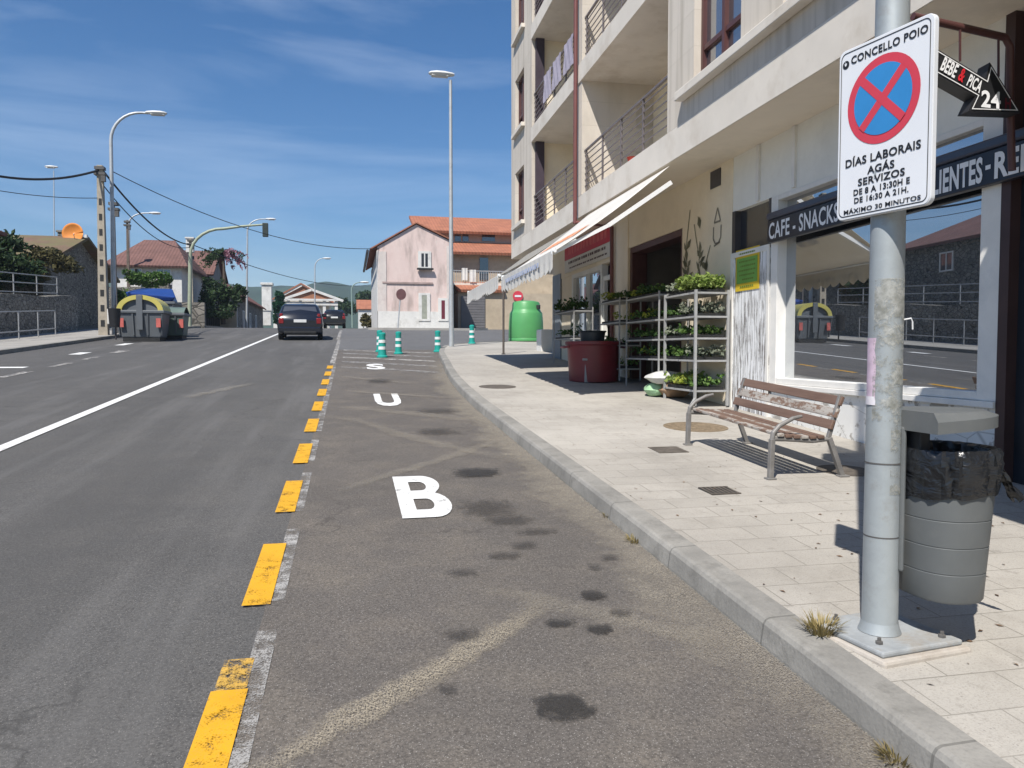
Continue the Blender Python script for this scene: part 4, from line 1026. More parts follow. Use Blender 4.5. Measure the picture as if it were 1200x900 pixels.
rack('rack of dark plants against the greengrocer window under the awning', 16.3, 18.1, .12, .55, PZ(17.0), 2.45, [2.36, 1.75], [('leafC', .22, 18, .07), ('leafC', .16, 14, .06), None, ('leafC', .12, 16, .06)], .011)
# ---------------------------------------------------------------- red tub with basin, sacks, barrel
tx, ty = 4.46, 13.75; tz = PZ(ty)
RT_ = thing('red_tub', 'big dark red round plastic tub on the pavement below the first awning', 'tub', (tx, ty, tz))
MB().lathe([(.42, -.02), (.455, 0), (.49, .55), (.50, .66), (.535, .68), (.535, .73), (.515, .74), (.47, .70), (.44, .1), (0.01, .08)], (tx, ty, tz), 40).build('tub_body', plain('dark_red_plastic', (.17, .022, .028), .4, .15, 2, spec=.45), RT_, smooth=True)
for s_ in (-1, 1): MB().tube([(tx + s_ * .52, ty - .16, tz + .64), (tx + s_ * .60, ty - .1, tz + .63), (tx + s_ * .60, ty + .1, tz + .63), (tx + s_ * .52, ty + .16, tz + .64)], .022, 8).build('handle', bpy.data.materials['dark_red_plastic'], RT_, smooth=True)
MB().lathe([(.38, .56), (.42, .575), (.42, .60), (0.01, .62)], (tx, ty, tz), 24, cap=False).build('contents', M['tray'], RT_)
o = MB().lathe([(.20, .60), (.24, .90), (.265, .92), (.25, .935), (.21, .89), (.18, .66), (.01, .65)], (tx - .03, ty - .02, tz), 28).build('basin', plain('blue_black_plastic', (.03, .038, .05), .4, .2, 4), smooth=True)
tag(o, 'dark blue basin standing inside the red tub', 'basin')
def sack(label, c, sx, sy, sz, mat, rz=0.0, seed=0):
    mb = MB(); n, m = 20, 12; rr = []
    for j in range(m + 1):
        ph = -math.pi / 2 + math.pi * j / m; row = []
        for k in range(n + 1):
            a = 2 * math.pi * (k % n) / n; ex = .55
            f = lambda q: math.copysign(abs(q) ** ex, q)
            x, y, z_ = f(math.cos(a)) * f(math.cos(ph)), f(math.sin(a)) * f(math.cos(ph)), f(math.sin(ph))
            nn = 1 + .14 * mnoise.noise(Vector((x * 1.6 + seed, y * 1.6, z_ * 1.6)))
            nn += .05 * mnoise.noise(Vector((x * 5 + seed, y * 5, z_ * 5)))
            pin = max(.12, 1 - .8 * abs(x) ** 5 - .35 * abs(y) ** 6)
            x, y, z_ = x * sx * nn * (1 - .1 * abs(z_)), y * sy * nn * (1 - .12 * abs(z_)) * (.86 + .14 * math.cos(x * 3)), z_ * sz * nn * pin
            row.append((c[0] + x * math.cos(rz) - y * math.sin(rz), c[1] + x * math.sin(rz) + y * math.cos(rz), c[2] + max(z_, -sz * .92)))
        rr.append(row)
    o = mb.rows(rr).build('sack', mat, smooth=True); return tag(o, label, 'sack', 'sacks at the foot of the racks')
c0 = fp((11.35, .82, PZ(11.35)))
fx = lambda u, v, h: fp((u, v, PZ(u) + h))
def sk(px, py, Y, h): p = at(px, py, Y); return Vector((p.x, p.y, PZ(Y) + h))
sack('pale green sack lying lowest in front of the plant racks', sk(768, 445, 11.3, .10), .19, .26, .105, plain('pale_green_sack', (.30, .48, .28), .5, .15, 6), R(-20), 3)
sack('grey white sack lying on top of the sacks between the racks', sk(780, 436, 11.15, .30), .33, .24, .10, plain('grey_white_sack', (.52, .52, .50), .5, .15, 5), R(12), 1)
sack('brown sack squeezed under the grey white sack', sk(790, 446, 11.05, .12), .24, .22, .12, plain('brown_sack', (.28, .18, .11), .6, .3, 6), R(5), 2)
# white low shelf unit by the tub
o = MB().obox(fx(13.5, .95, .42), .5, .35, .04).obox(fx(13.5, .95, .2), .42, .3, .4).build('crate', plain('grey_white_crate', (.34, .34, .34), .6, .15, 5), bevel=.01)
tag(o, 'grey white crate stand behind the red tub by the pilaster', 'crate')
# green bottle bank
bk = gnd(615, 400, .13); bx_, by_ = 6.9, 30.0; bz = gz(by_) + .1
BB = thing('bottle_bank', 'bright green rounded bottle bank standing past the end of the shops', 'bottle bank', (bx_, by_, bz))
M['green'] = plain('bright_green_plastic', (.085, .30, .105), .42, .08, 1.5, spec=.4)
MB().lathe([(.66, 0), (.70, .03), (.70, .10), (.685, .14), (.70, .18), (.685, .75), (.655, 1.12), (.635, 1.16), (.60, 1.20), (.56, 1.30), (.545, 1.52), (.50, 1.58), (.3, 1.62), (.01, 1.63)], (bx_, by_, bz), 36).build('shell', M['green'], BB, smooth=True)
MB().obox((bx_ + .36, by_ - .42, bz + 1.36), .22, .12, .16, R(-40)).build('mouth', M['tray'], BB, bevel=.01)
MB().lathe([(.66, -.06), (.66, 0.0)], (bx_, by_, bz), 30).build('foot_ring', M['tray'], BB)
# concrete planter block by the corner
o = MB().box(at(634, 413, 23).x, at(648, 413, 23).x, 23, 23.6, gz(23) + .1, at(640, 386, 23).z).build('planter_block', plain('white_concrete_block', (.62, .61, .58), .85, .08, 3), bevel=.02)
tag(o, 'white concrete block against the grey corner door', 'concrete block')
# thin sign post under the second awning
p0 = gnd(590, 415, .13)
T = thing('sign_post', 'thin dark metal post standing under the far awning edge', 'sign post', p0)
MB().tube([p0, p0 + Vector((0, 0, 2.35))], .032, 10).build('post', plain('dark_brown_post', (.10, .085, .075), .6), T, smooth=True)
MB().lathe([(.06, 0), (.06, .02)], p0, 12).build('foot_plate', M['darkmetal'], T)

# ---------------------------------------------------------------- covers, grates, weeds, leaves on the pavement
def tilt_disc(c, r, th=.004, n=36):
    return MB().prism([(c[0] + r * math.cos(2 * math.pi * k / n), c[1] + r * math.sin(2 * math.pi * k / n), c[2] + SLOPE * r * math.sin(2 * math.pi * k / n)) for k in range(n)], (0, 0, th))
M['iron'] = plain('rusty_cover_iron', (.10, .085, .07), .8, .35, 14, bump=.4); M['litter'] = plain('dry_leaf_soil', (.20, .15, .095), .95, .45, 22, bump=.8)
def on_pav(px, py): p = gnd(px, py, .131); return Vector((p.x, p.y, PZ(p.y)))
c = on_pav(815, 500); tag(tilt_disc(c, .37).build('tree_pit_cover', M['litter']), 'round tree pit filled with dry leaves and soil beside the bench', 'tree pit')
c = on_pav(783, 527); tag(MB().obox(c + Vector((0, 0, .002)), .30, .30, .008, 0, math.atan(SLOPE)).build('square_cover', M['iron']), 'small dark square access cover in front of the bench leg', 'access cover')
c = on_pav(990, 551); tag(tilt_disc(c, .23).build('round_cover', M['iron']), 'round iron access cover in the shade behind the bench', 'access cover')
c = on_pav(583, 453); tag(tilt_disc(c, .32).build('round_cover', M['iron']), 'dark round access cover close to the kerb far along the pavement', 'access cover')
c = on_pav(843, 575)
GR = thing('drain_grate', 'small square drain grate set in the pavers nearest the bench front', 'drain grate', c)
MB().obox(c + Vector((0, 0, .001)), .24, .22, .006, R(4), math.atan(SLOPE)).build('recess', M['tray'], GR)
gm = MB()
for k in range(7): gm.obox(c + Vector((-.105 + k * .035, 0, .0055)), .016, .22, .006, 0, math.atan(SLOPE))
gm.obox(c + Vector((0, .105, .0055 + .105 * SLOPE)), .24, .014, .007).obox(c + Vector((0, -.105, .0055 - .105 * SLOPE)), .24, .014, .007).build('grille', M['iron'], GR)
M['weed'] = m_leafy('dry_weed', (.20, .165, .06), (.36, .28, .13), .3)
def tuft(label, c, r, h, n):
    mb = MB(); c = Vector(c)
    for _ in range(n):
        a = rnd(0, 6.28); q = r * math.sqrt(random.random()) * .5; b = c + Vector((q * math.cos(a), q * math.sin(a), 0)); lean = Vector((math.cos(a), math.sin(a), 0)) * rnd(.2, 1.1) * h + Vector((rnd(-.01, .01), rnd(-.01, .01), h * rnd(.35, 1)))
        sd = Vector((-math.sin(a), math.cos(a), 0)) * rnd(.002, .004); m_ = b + lean * .55 + Vector((0, 0, h * .12))
        mb.add([b - sd, b + sd, m_ + sd * .7, m_ - sd * .7, b + lean], [(0, 1, 2, 3), (3, 2, 4)])
    return tag(mb.build('weed_tuft', M['weed']), label, 'weed', 'weeds growing along the kerb')
g = on_pav(962, 742); tuft('tuft of dry grass on the pavement at the corner of the lamp post base', g, .10, .085, 170)
g = gnd(1052, 893, 0); tuft('small dry weed at the foot of the kerb, nearest the camera', (g.x, g.y, gz(g.y)), .09, .06, 130)
g = gnd(745, 636, 0); tuft('small green weed in the gutter at mid kerb, right of the letter B', (g.x + .0, g.y, gz(g.y)), .1, .055, 110)
g = gnd(714, 607, 0); tuft('smaller weed in the gutter just beyond the mid kerb weed', (g.x, g.y, gz(g.y)), .07, .045, 60)
g = gnd(572, 478, 0); tuft('dark weed patch in the gutter far along the loading bay', (g.x, g.y, gz(g.y)), .22, .08, 90)
M['dryleaf'] = m_leafy('dry_leaves', (.10, .055, .03), (.24, .16, .10), .1)
mb = MB()
for _ in range(210):
    x, y = rnd(1.95, 5.1), rnd(2.0, 10.5)
    if random.random() < .35: x, y = rnd(2.4, 4.2), rnd(2.2, 5.2)
    s_ = rnd(.006, .02); a = rnd(0, 6.28); z = PZ(y) + .003; c_, sn_ = math.cos(a) * s_, math.sin(a) * s_
    mb.add([(x - c_, y - sn_, z), (x + sn_ * .45, y - c_ * .45, z + .004 * rnd(0, 1.5)), (x + c_, y + sn_, z + .002), (x - sn_ * .45, y + c_ * .45, z + .006 * random.random())], [(0, 1, 2, 3)])
mb.build('fallen_leaves', M['dryleaf'])['kind'] = 'stuff'
# ================================================================== street further on
def lamp(label, base, top, head_at, style='flat', r0=.085, mat=None):
    """base, top: foot and top of the shaft; head_at: centre of the lantern"""
    base = Vector(base); top = Vector(top); h = Vector(head_at); mat = mat or M['galv2']
    T = thing('street_lamp', label, 'street lamp', base, 'street lamps along the road')
    if style == 'arm':
        L_ = top.z - base.z; rise = h.z - top.z; pts = [base, base + (top - base) * .5, top]; rr = [r0, r0 * .85, r0 * .7]
        hx = h - top; hx.z = 0
        for k in range(1, 9):
            a = k / 8 * math.pi / 2
            pts.append(top + hx * .72 * (1 - math.cos(a)) + Vector((0, 0, rise * math.sin(a)))); rr.append(r0 * (.7 - .2 * k / 8))
        pts.append(h); rr.append(r0 * .45)
        MB().tube(pts, rr, 10).build('mast', mat, T, smooth=True)
        d = hx.normalized()
    else:
        MB().tube([base, base + (top - base) * .4, top], [r0, r0 * .8, r0 * .6], 12).build('mast', mat, T, smooth=True)
        d = (h - top); d.z = 0; d = d.normalized() if d.length > .05 else Vector((-1, 0, 0))
    a = math.atan2(d.y, d.x)
    MB().obox(base + Vector((0, 0, .9)), .12, .10, .4).build('access_door', mat, T)
    n = 14; rr = []
    for t_, w_, hh in ((-.5, .05, .06), (-.42, .10, .10), (-.1, .16, .15), (.2, .17, .15), (.42, .13, .10), (.5, .05, .05)):
        rr.append([h + Matrix.Rotation(a, 3, 'Z') @ Vector((t_ * .85 + .1, w_ * math.cos(2 * math.pi * k / n), hh * .6 * math.sin(2 * math.pi * k / n) + .03)) for k in range(n + 1)])
    MB().rows(rr).build('lantern', M['lantern'], T, smooth=True)
    MB().obox(h + Matrix.Rotation(a, 3, 'Z') @ Vector((.16, 0, -.045)), .55, .22, .05, a).build('lens', M['lens'], T, bevel=.015)
    return T
M['lantern'] = plain('lantern_shell', (.62, .63, .62), .45, .05); M['lens'] = plain('lantern_lens', (.5, .5, .48), .2, .05)
b = Vector((3.35, 25.77, PZ(25.77))); t_ = at(528, 94, 25.77)
lamp('tall straight street lamp at the kerb corner in front of the pink house', b, t_, at(521, 88, 25.77))
def lf(x_px, y_base, Y, x_top, y_top, hx, hy, lab, style='arm', r0=.085, mat=None):
    b = at(x_px, y_base, Y); b.z = min(b.z, max(gz(Y), b.z)); return lamp(lab, b, at(x_top, y_top, Y), at(hx, hy, Y), style, r0, mat)
lf(134, 394, 35.2, 130, 165, 180, 133, 'street lamp with a curved arm beside the concrete pole and waste containers', 'arm', .10)
lf(153, 388, 64, 151, 262, 180, 250, 'street lamp above the red hipped roof, second on the left side', 'arm', .09)
lf(64, 345, 62, 63, 200, 62, 196, 'street lamp rising behind the mossy stone house at far left', 'flat', .05)
lf(289, 384, 70, 290, 270, 316, 257, 'thin street lamp standing before the long low house, right of the traffic signal', 'arm', .09)
lf(369, 384, 84, 369, 314, 382, 303, 'small far street lamp in front of the white gabled house', 'arm', .08)
lf(413, 384, 78, 412, 340, 426, 331, 'short green far street lamp left of the pink house', 'arm', .09, plain('green_grey_paint', (.22, .30, .27), .5, .1))

# concrete utility pole with climbing recesses
M['poleconc'] = plain('pole_concrete', (.34, .30, .24), .9, .18, 4, bump=.2)
def util_pole(label, base, ztop, w0=.30, holes=True, mat=None):
    T = thing('utility_pole', label, 'utility pole', base); b = Vector(base); h = ztop - b.z; w1 = w0 * .62
    mb = MB(); m_ = mat or M['poleconc']
    def ring(z, w_, d_): return [b + Vector((-w_ / 2, -d_ / 2, z)), b + Vector((w_ / 2, -d_ / 2, z)), b + Vector((w_ / 2, d_ / 2, z)), b + Vector((-w_ / 2, d_ / 2, z))]
    a = ring(0, w0, w0 * .8) + ring(h, w1, w1 * .8)
    mb.hexa(a).build('shaft', m_, T, bevel=.01)
    if holes:
        rm = MB()
        for k in range(int((h - 1) / .62)):
            z = .5 + k * .62; ww = w0 + (w1 - w0) * z / h
            rm.obox(b + Vector((0, -ww * .4 - .004, z)), ww * .42, .02, .26)
        rm.build('recess', M['tray'], T)
    MB().obox(b + Vector((0, 0, h - .35)), .42, .34, .10).obox(b + Vector((0, -.02, h - .12)), .36, .3, .12).obox(b + Vector((.14, -.1, h - .55)), .16, .16, .24).build('cable_bracket', M['bolt_m'], T)
    return T
zb = at(122, 392, 34.6)
util_pole('concrete utility pole with square climbing holes left of the waste containers', (zb.x, 34.6, gz(34.6) + .1), at(118, 194, 34.6).z, .36)
util_pole('slim concrete utility pole with a small bracket beside the traffic signal mast', at(225, 384, 54), at(226, 280, 54).z, .26, False)
util_pole('thin wooden pole rising from the garden of the red roofed house', at(151, 345, 57), at(151, 258, 57).z, .20, False, plain('old_pole_wood', (.13, .10, .08), .9, .2))
util_pole('dark slender pole right behind the curved street lamp', at(137, 396, 36.5), at(136, 236, 36.5).z, .12, False, plain('dark_pole', (.09, .085, .085), .8, .2))

# traffic signal on a curved mast
tb = at(222, 384, 51); TS = thing('traffic_signal', 'green mast with a long curved arm carrying a traffic signal over the road', 'traffic signal', tb)
tt = at(223, 300, 51); hd = at(312, 263, 51)
pts = [tb, tb + (tt - tb) * .6, tt]
for k in range(1, 8):
    a = k / 7 * math.pi / 2; e = at(262, 268, 51); pts.append(Vector((tt.x + (e.x - tt.x) * (1 - math.cos(a)), 51, tt.z + (e.z - tt.z) * math.sin(a))))
pts += [at(285, 265, 51), hd]
M['signalgreen'] = plain('mast_green_grey', (.30, .33, .24), .5, .12)
MB().tube(pts, [.13, .12, .11] + [.09] * 7 + [.07, .06], 10).build('mast', M['signalgreen'], TS, smooth=True)
c = at(311, 268, 51)
H = MB().obox(c + Vector((0, 0, -.08)), .34, .26, .86).build('signal_head', plain('signal_dark', (.03, .04, .035), .5), TS, bevel=.03)
for k in range(3):
    MB().lathe([(.11, 0), (.12, .02), (.12, .10)], (0, 0, 0), 14).build('signal_lens', M['tray'], H).matrix_basis = Matrix.Translation(c - ORIG[TS] + Vector((0, -.13, .2 - k * .28))) @ Matrix.Rotation(math.pi / 2, 4, 'X')

# overhead cables
M['cable'] = plain('black_cable', (.02, .02, .022), .7, .1)
def cable(label, a, b, sag, r=.022):
    a = Vector(a); b = Vector(b); pts = []
    for k in range(25):
        t = k / 24; p = a.lerp(b, t); p.z -= sag * 4 * t * (1 - t); pts.append(p)
    tag(MB().tube(pts, r, 6).build('overhead_cable', M['cable'], smooth=True), label, 'cable', 'overhead cables')
pt = at(117, 199, 34.6)
cable('thick overhead cable running from the concrete pole out of the left edge', at(-140, 160, 26), pt, .75, .045)
cable('thick overhead cable sagging from the concrete pole to the traffic signal pole', pt + Vector((.1, 0, 0)), at(225, 287, 54), .7, .04)
cable('thin overhead cable below the thick one between both poles', pt + Vector((.1, 0, -.6)), at(226, 289, 54), .9, .022)
cable('long thin overhead cable crossing the sky toward the pink house', at(130, 200, 36), at(447, 291, 50.2), 1.0, .02)
cable('thin overhead cable running on from the traffic signal pole toward the far hill', at(226, 287, 54), at(452, 330, 120), 1.5, .03)
cable('faint overhead cable leaving the frame at left below the thick one', at(-120, 196, 30), at(118, 232, 34.6), .3, .014)

# ---------------------------------------------------------------- stone wall and railings on the far side
def m_rubble(name='rubble_stone', c=(.21, .20, .18), sc=4.6):
    t = NT(name); vec = t.mapc((1, 1, 1.5)); v = t.voro(sc, vec); e = t.voro(sc, vec, 'Distance', 'DISTANCE_TO_EDGE'); n = t.noise(5, 6, .65)
    cc = t.mix(.55, c, t.mix(v, tuple(x * .5 for x in c), tuple(x * 1.7 for x in c)))
    cc = t.mix(t.ramp(e, .02, .07, (1, 1, 1), (0, 0, 0)), cc, (.05, .046, .04)); cc = t.mix(t.math('MULTIPLY', t.ramp(n, .5, .7), .6), cc, (.055, .06, .035))
    cc = t.mix(t.math('MULTIPLY', t.ramp(t.noise(2.1, 5), .56, .7), .5), cc, (.22, .205, .18))
    t.col(cc).rough(.92); t.bump(t.ramp(e, 0, .12), .8, .03); return t.m
M['rubble'] = m_rubble(); M['granite'] = m_rubble('granite_blocks', (.17, .155, .135), 1.7)
mb = MB(); yy = [2 * k for k in range(2, 21)]
mb.rows([[(-12.6, y, gz(y) - .1), (-12.6, y, gz(y) + 1.72 + .05 * math.sin(y)), (-13.05, y, gz(y) + 1.74 + .05 * math.sin(y)), (-13.05, y, gz(y) - .1)] for y in yy])
tag(mb.build('stone_wall', M['rubble']), 'dark rubble stone retaining wall with railing behind the far pavement', 'wall')
def railing(label, x, y0, y1, zb_, h, n, rails, r=.022):
    T = thing('railing', label, 'railing', (x, y0, gz(y0) + zb_))
    for k in range(n + 1):
        y = y0 + (y1 - y0) * k / n; MB().tube([(x, y, gz(y) + zb_), (x, y, gz(y) + zb_ + h)], r * 1.2, 6).build('post', M['railgrey'], T)
    mb = MB()
    for f in rails: mb.tube([(x, y0, gz(y0) + zb_ + h * f), (x, y1, gz(y1) + zb_ + h * f)], r, 6)
    mb.build('rails', M['railgrey'], T)
M['railgrey'] = plain('railing_grey', (.30, .31, .32), .5, .12)
railing('grey two bar railing on top of the stone wall', -12.8, 6, 38, 1.74, .82, 14, (.12, .58, 1.0))
railing('low grey railing along the far pavement below the stone wall', -11.55, 6, 34, .13, .98, 16, (.28, 1.0), .02)

# ---------------------------------------------------------------- houses
def m_roof(name, c, axis=0, sc=4.5, moss=0.0):
    t = NT(name); p = t.xyz()[axis]; w_ = t.math('FRACT', t.math('MULTIPLY', p, sc)); n = t.noise(1.2, 6, .65); f = t.voro(5)
    cc = t.mix(t.ramp(n, .35, .7), tuple(x * .72 for x in c), tuple(min(1, x * 1.15) for x in c)); cc = t.mix(.25, cc, t.mix(f, tuple(x * .5 for x in c), c))
    cc = t.mix(t.math('MULTIPLY', t.ramp(w_, .0, .35, (1, 1, 1), (0, 0, 0)), .45), cc, tuple(x * .35 for x in c))
    if moss: cc = t.mix(t.math('MULTIPLY', t.ramp(t.noise(.9, 6, .65), .38, .6), moss), cc, (.13, .115, .05))
    t.col(cc).rough(.9); t.bump(t.math('ABSOLUTE', t.math('SUBTRACT', w_, .5)), .6, .05); return t.m
M['roofred'] = m_roof('old_red_tiles', (.17, .085, .07)); M['roofmoss'] = m_roof('mossy_tiles', (.17, .10, .07), 1, 4.5, .9)
M['roofor'] = m_roof('orange_tiles', (.38, .145, .08), 0, 4.0); M['rooforY'] = m_roof('orange_tiles_side', (.34, .135, .08), 1, 4.0); M['roofredY'] = m_roof('old_red_tiles_side', (.19, .075, .055), 1)
M['wwhite'] = plain('white_render', (.62, .61, .58), .9, .1, 1.2, dirt=(.42, .41, .38)); M['wgrey'] = plain('grey_render', (.25, .24, .225), .9, .2, 1.3)
M['wbeige'] = plain('beige_render', (.42, .35, .26), .9, .12, 1.2, dirt=(.33, .27, .2)); M['wdark'] = m_rubble('dark_house_stone', (.20, .188, .165), 4.2)
def house(name, label, x0, x1, y0, y1, zb, ze, zr, wmat, rmat, ridge='y', ov=.4, wins=(), hip=0.0, chim=None, th=.14):
    T = thing(name, label, 'house', ((x0 + x1) / 2, (y0 + y1) / 2, zb))
    xm, ym = (x0 + x1) / 2, (y0 + y1) / 2
    w_ = MB().add([(x0, y0, zb), (x1, y0, zb), (x1, y1, zb), (x0, y1, zb), (x0, y0, ze), (x1, y0, ze), (x1, y1, ze), (x0, y1, ze)], [(0, 1, 5, 4), (1, 2, 6, 5), (2, 3, 7, 6), (3, 0, 4, 7)])
    if not hip:
        if ridge == 'y': w_.add([(x0, y0, ze), (x1, y0, ze), (xm, y0, zr)], [(0, 1, 2)]).add([(x0, y1, ze), (x1, y1, ze), (xm, y1, zr)], [(1, 0, 2)])
        else: w_.add([(x0, y0, ze), (x0, y1, ze), (x0, ym, zr)], [(1, 0, 2)]).add([(x1, y0, ze), (x1, y1, ze), (x1, ym, zr)], [(0, 1, 2)])
    w_.build('wall', wmat, T)
    r_ = MB(); k = (zr - ze)
    if ridge == 'y':
        dz = k / (xm - x0) * ov; hy = hip * (y1 - y0)
        A, B, Cc, D = (x0 - ov, y0 - ov, ze - dz), (x1 + ov, y0 - ov, ze - dz), (x1 + ov, y1 + ov, ze - dz), (x0 - ov, y1 + ov, ze - dz)
        E_, F_ = (xm, y0 - ov + hy + (0), zr), (xm, y1 + ov - hy, zr)
        fs = [(0, 4, 5, 3), (1, 2, 5, 4)] + ([(0, 1, 4), (2, 3, 5)] if hip else [])
    else:
        dz = k / (ym - y0) * ov; hx = hip * (x1 - x0)
        A, B, Cc, D = (x0 - ov, y0 - ov, ze - dz), (x1 + ov, y0 - ov, ze - dz), (x1 + ov, y1 + ov, ze - dz), (x0 - ov, y1 + ov, ze - dz)
        E_, F_ = (x0 - ov + hx, ym, zr), (x1 + ov - hx, ym, zr)
        fs = [(0, 1, 5, 4), (2, 3, 4, 5)] + ([(3, 0, 4), (1, 2, 5)] if hip else [])
    up = [Vector(q) + Vector((0, 0, .05)) for q in (A, B, Cc, D, E_, F_)]
    ro = r_.add(up, fs).build('roof', rmat, T)
    s_ = ro.modifiers.new('t', 'SOLIDIFY'); s_.thickness = th; s_.offset = 0
    for side, a, z_, ww, hh, kind in wins:
        fmat, pmat = (M['white'], M['farglass']) if kind != 'shut' else (M['brownframe'], M['brownframe'])
        f = MB(); p = MB(); e = .07
        def bx(mb, a0, a1, z0, z1, d0, d1):
            if side == 'front': mb.box(x0 + a0, x0 + a1, y0 - d1, y0 - d0, zb + z0, zb + z1)
            elif side == 'right': mb.box(x1 + d0, x1 + d1, y0 + a0, y0 + a1, zb + z0, zb + z1)
            else: mb.box(x0 - d1, x0 - d0, y0 + a0, y0 + a1, zb + z0, zb + z1)
        bx(f, a, a + e, z_, z_ + hh, .003, .06); bx(f, a + ww - e, a + ww, z_, z_ + hh, .003, .06); bx(f, a + e, a + ww - e, z_ + hh - e, z_ + hh, .003, .06); bx(f, a + e, a + ww - e, z_, z_ + e, .003, .075); bx(f, a + ww / 2 - .03, a + ww / 2 + .03, z_ + e, z_ + hh - e, .003, .055)
        W = f.build('door' if kind == 'door' else 'window', fmat, T); bx(p, a + e, a + ww - e, z_ + e, z_ + hh - e, .003, .03); p.build('pane', pmat, W)
    if chim:
        cx, cy, cw, z0_, z1_ = chim
        MB().box(cx - cw / 2, cx + cw / 2, cy - cw / 2, cy + cw / 2, z0_, z1_).box(cx - cw / 2 - .06, cx + cw / 2 + .06, cy - cw / 2 - .06, cy + cw / 2 + .06, z1_, z1_ + .1).build('chimney', wmat, ro)
    return T
# left row
house('stone_house', 'grey stone house with a tiled roof standing behind the wall left of the frame', -22, -14.6, 29.6, 36.2, 3.0, 6.5, 8.1, M['wdark'], M['roofred'], 'y', .4, (('right', 2.0, 2.1, .9, .9, ''), ('front', 3, 1.8, .9, 1.2, '')), .3)
zr_, ze_ = at(60, 279, 44.5).z, at(112, 312, 42).z
house('mossy_house', 'dark stone house with a mossy tiled roof above the retaining wall', -23, -13.9, 39.5, 49.5, 1.0, ze_, zr_, M['wdark'], M['roofmoss'], 'x', .5, (('front', 2.0, 3.7, 1.0, 1.1, ''), ('front', 5.6, 3.7, 1.0, 1.1, '')), 0, (-14.8, 45.6, .7, zr_ - .6, at(104, 274, 45.6).z))
a, b = at(140, 312, 60), at(216, 312, 60)
house('red_roof_house', 'white house with an old red hipped roof behind the green hedge', a.x, b.x + .2, 58, 66, 4.2, a.z, at(175, 283, 62).z, M['wwhite'], M['roofred'], 'x', .5, (('front', 1.0, 1.7, 1.0, 1.3, ''), ('front', 2.9, 1.7, 1.0, 1.3, ''), ('right', 2, 1.7, 1, 1.2, '')), .38, (a.x + 4.6, 61, .5, at(190, 295, 61).z, at(190, 279, 61).z))
a, b = at(208, 322, 68), at(250, 322, 68)
house('low_house', 'small shaded house with a brown gabled roof between red roofed house and trees', a.x, b.x, 66, 73, 3.5, a.z, at(225, 296, 70).z, M['wgrey'], M['roofred'], 'x', .4, (('front', .7, 1.8, .8, 1.1, ''), ('front', 2.3, 1.8, .8, 1.1, '')), 0, (a.x + .7, 68, .7, at(214, 318, 68).z, at(214, 297, 68).z))
house('long_house', 'long low stone house with a red brown roof beside the road', -15.6, -10.1, 70, 96, 2.2, 6.5, 8.5, M['granite'], M['roofredY'], 'y', .35, tuple(('right', 3 + 5 * k, 1.4, 1.3, 1.7, '') for k in range(4)))
a, b = at(320, 352, 112), at(396, 352, 112)
WHT = house('gabled_house', 'white house with twin orange brown gables at the end of the road', a.x, b.x - 1.2, 112, 122, -1, a.z + .1, at(350, 333, 112).z, M['wwhite'], M['roofor'], 'y', .6, (('front', 2.0, 4.4, 1.4, 1.6, ''), ('front', 6.0, 4.4, 1.4, 1.6, '')), 0, None, .2)
g0, g1_, g2 = at(333, 351, 110.5), at(398, 351, 110.5), at(365, 341, 110.5)
M['gable'] = plain('orange_brown_gable', (.30, .135, .075), .85, .12, 2)
def gable(a, b, c, y, nm):
    w_ = MB(); w_.prism([(a.x, y, a.z), (b.x, y, a.z), ((a.x + b.x) / 2, y, c.z)], (0, -.12, 0)).build(nm, M['gable'], WHT, recalc=True)
    t_ = MB(); m_ = ((a.x + b.x) / 2, y - .2, c.z + .16)
    t_.bar((a.x - .5, y - .2, a.z - .12), m_, .32, .34).bar(m_, (b.x + .5, y - .2, a.z - .12), .32, .34).bar((a.x - .3, y - .18, a.z), (b.x + .3, y - .18, a.z), .3, .26)
    t_.build('bargeboard', M['wwhite'], WHT)
gable(g0, g1_, g2, 110.4, 'gable_panel')
gable(at(322, 352, 112), at(388, 352, 112), at(350, 335, 112), 111.85, 'gable_panel')
cm = MB()
for px_ in (338, 352, 380, 394): q = at(px_, 352, 110.6); cm.box(q.x - .2, q.x + .2, 110.4, 110.8, 0, q.z)
cm.build('porch_column', M['wwhite'], WHT)
q0, q1 = at(336, 356, 111), at(396, 356, 111)
MB().box(q0.x, q1.x, 110.3, 112, q0.z - .2, q0.z + .15).build('porch_beam', M['wwhite'], WHT)
a, b = at(420, 366, 135), at(446, 366, 135)
house('small_white_house', 'small white far house half hidden left of the pink house', a.x, b.x, 135, 142, -2, at(430, 362, 135).z, at(430, 352, 138).z, M['wwhite'], M['roofor'], 'x', .3, (('front', 1.2, 6.5, .9, 1.0, ''),))
# orange dish on the mossy roof
dq = at(88, 274, 44.2); D = thing('satellite_dish', 'round orange satellite dish standing on the mossy roof', 'satellite dish', dq)
rr = []
for j in range(7):
    r_ = .58 * j / 6; rr.append([dq + Matrix.Rotation(R(-15), 3, 'Z') @ Vector((r_ * math.cos(2 * math.pi * k / 24), -.05 + .16 * (r_ / .58) ** 2 * -1, r_ * math.sin(2 * math.pi * k / 24) * .92)) for k in range(25)])
d_ = MB().rows(rr).build('dish', plain('orange_dish', (.66, .24, .05), .5, .12, 2), D, smooth=True); s_ = d_.modifiers.new('t', 'SOLIDIFY'); s_.thickness = .02
MB().tube([dq + Vector((0, .1, -1.3)), dq + Vector((0, .1, 0))], .05, 8).tube([dq + Vector((0, 0, -.45)), dq + Vector((.15, -.7, -.1))], .02, 6).build('mount', M['galv2'], D)
q_ = at(101, 277, 44); MB().obox(q_, .12, .22, .16).build('receiver', M['wwhite'], D)

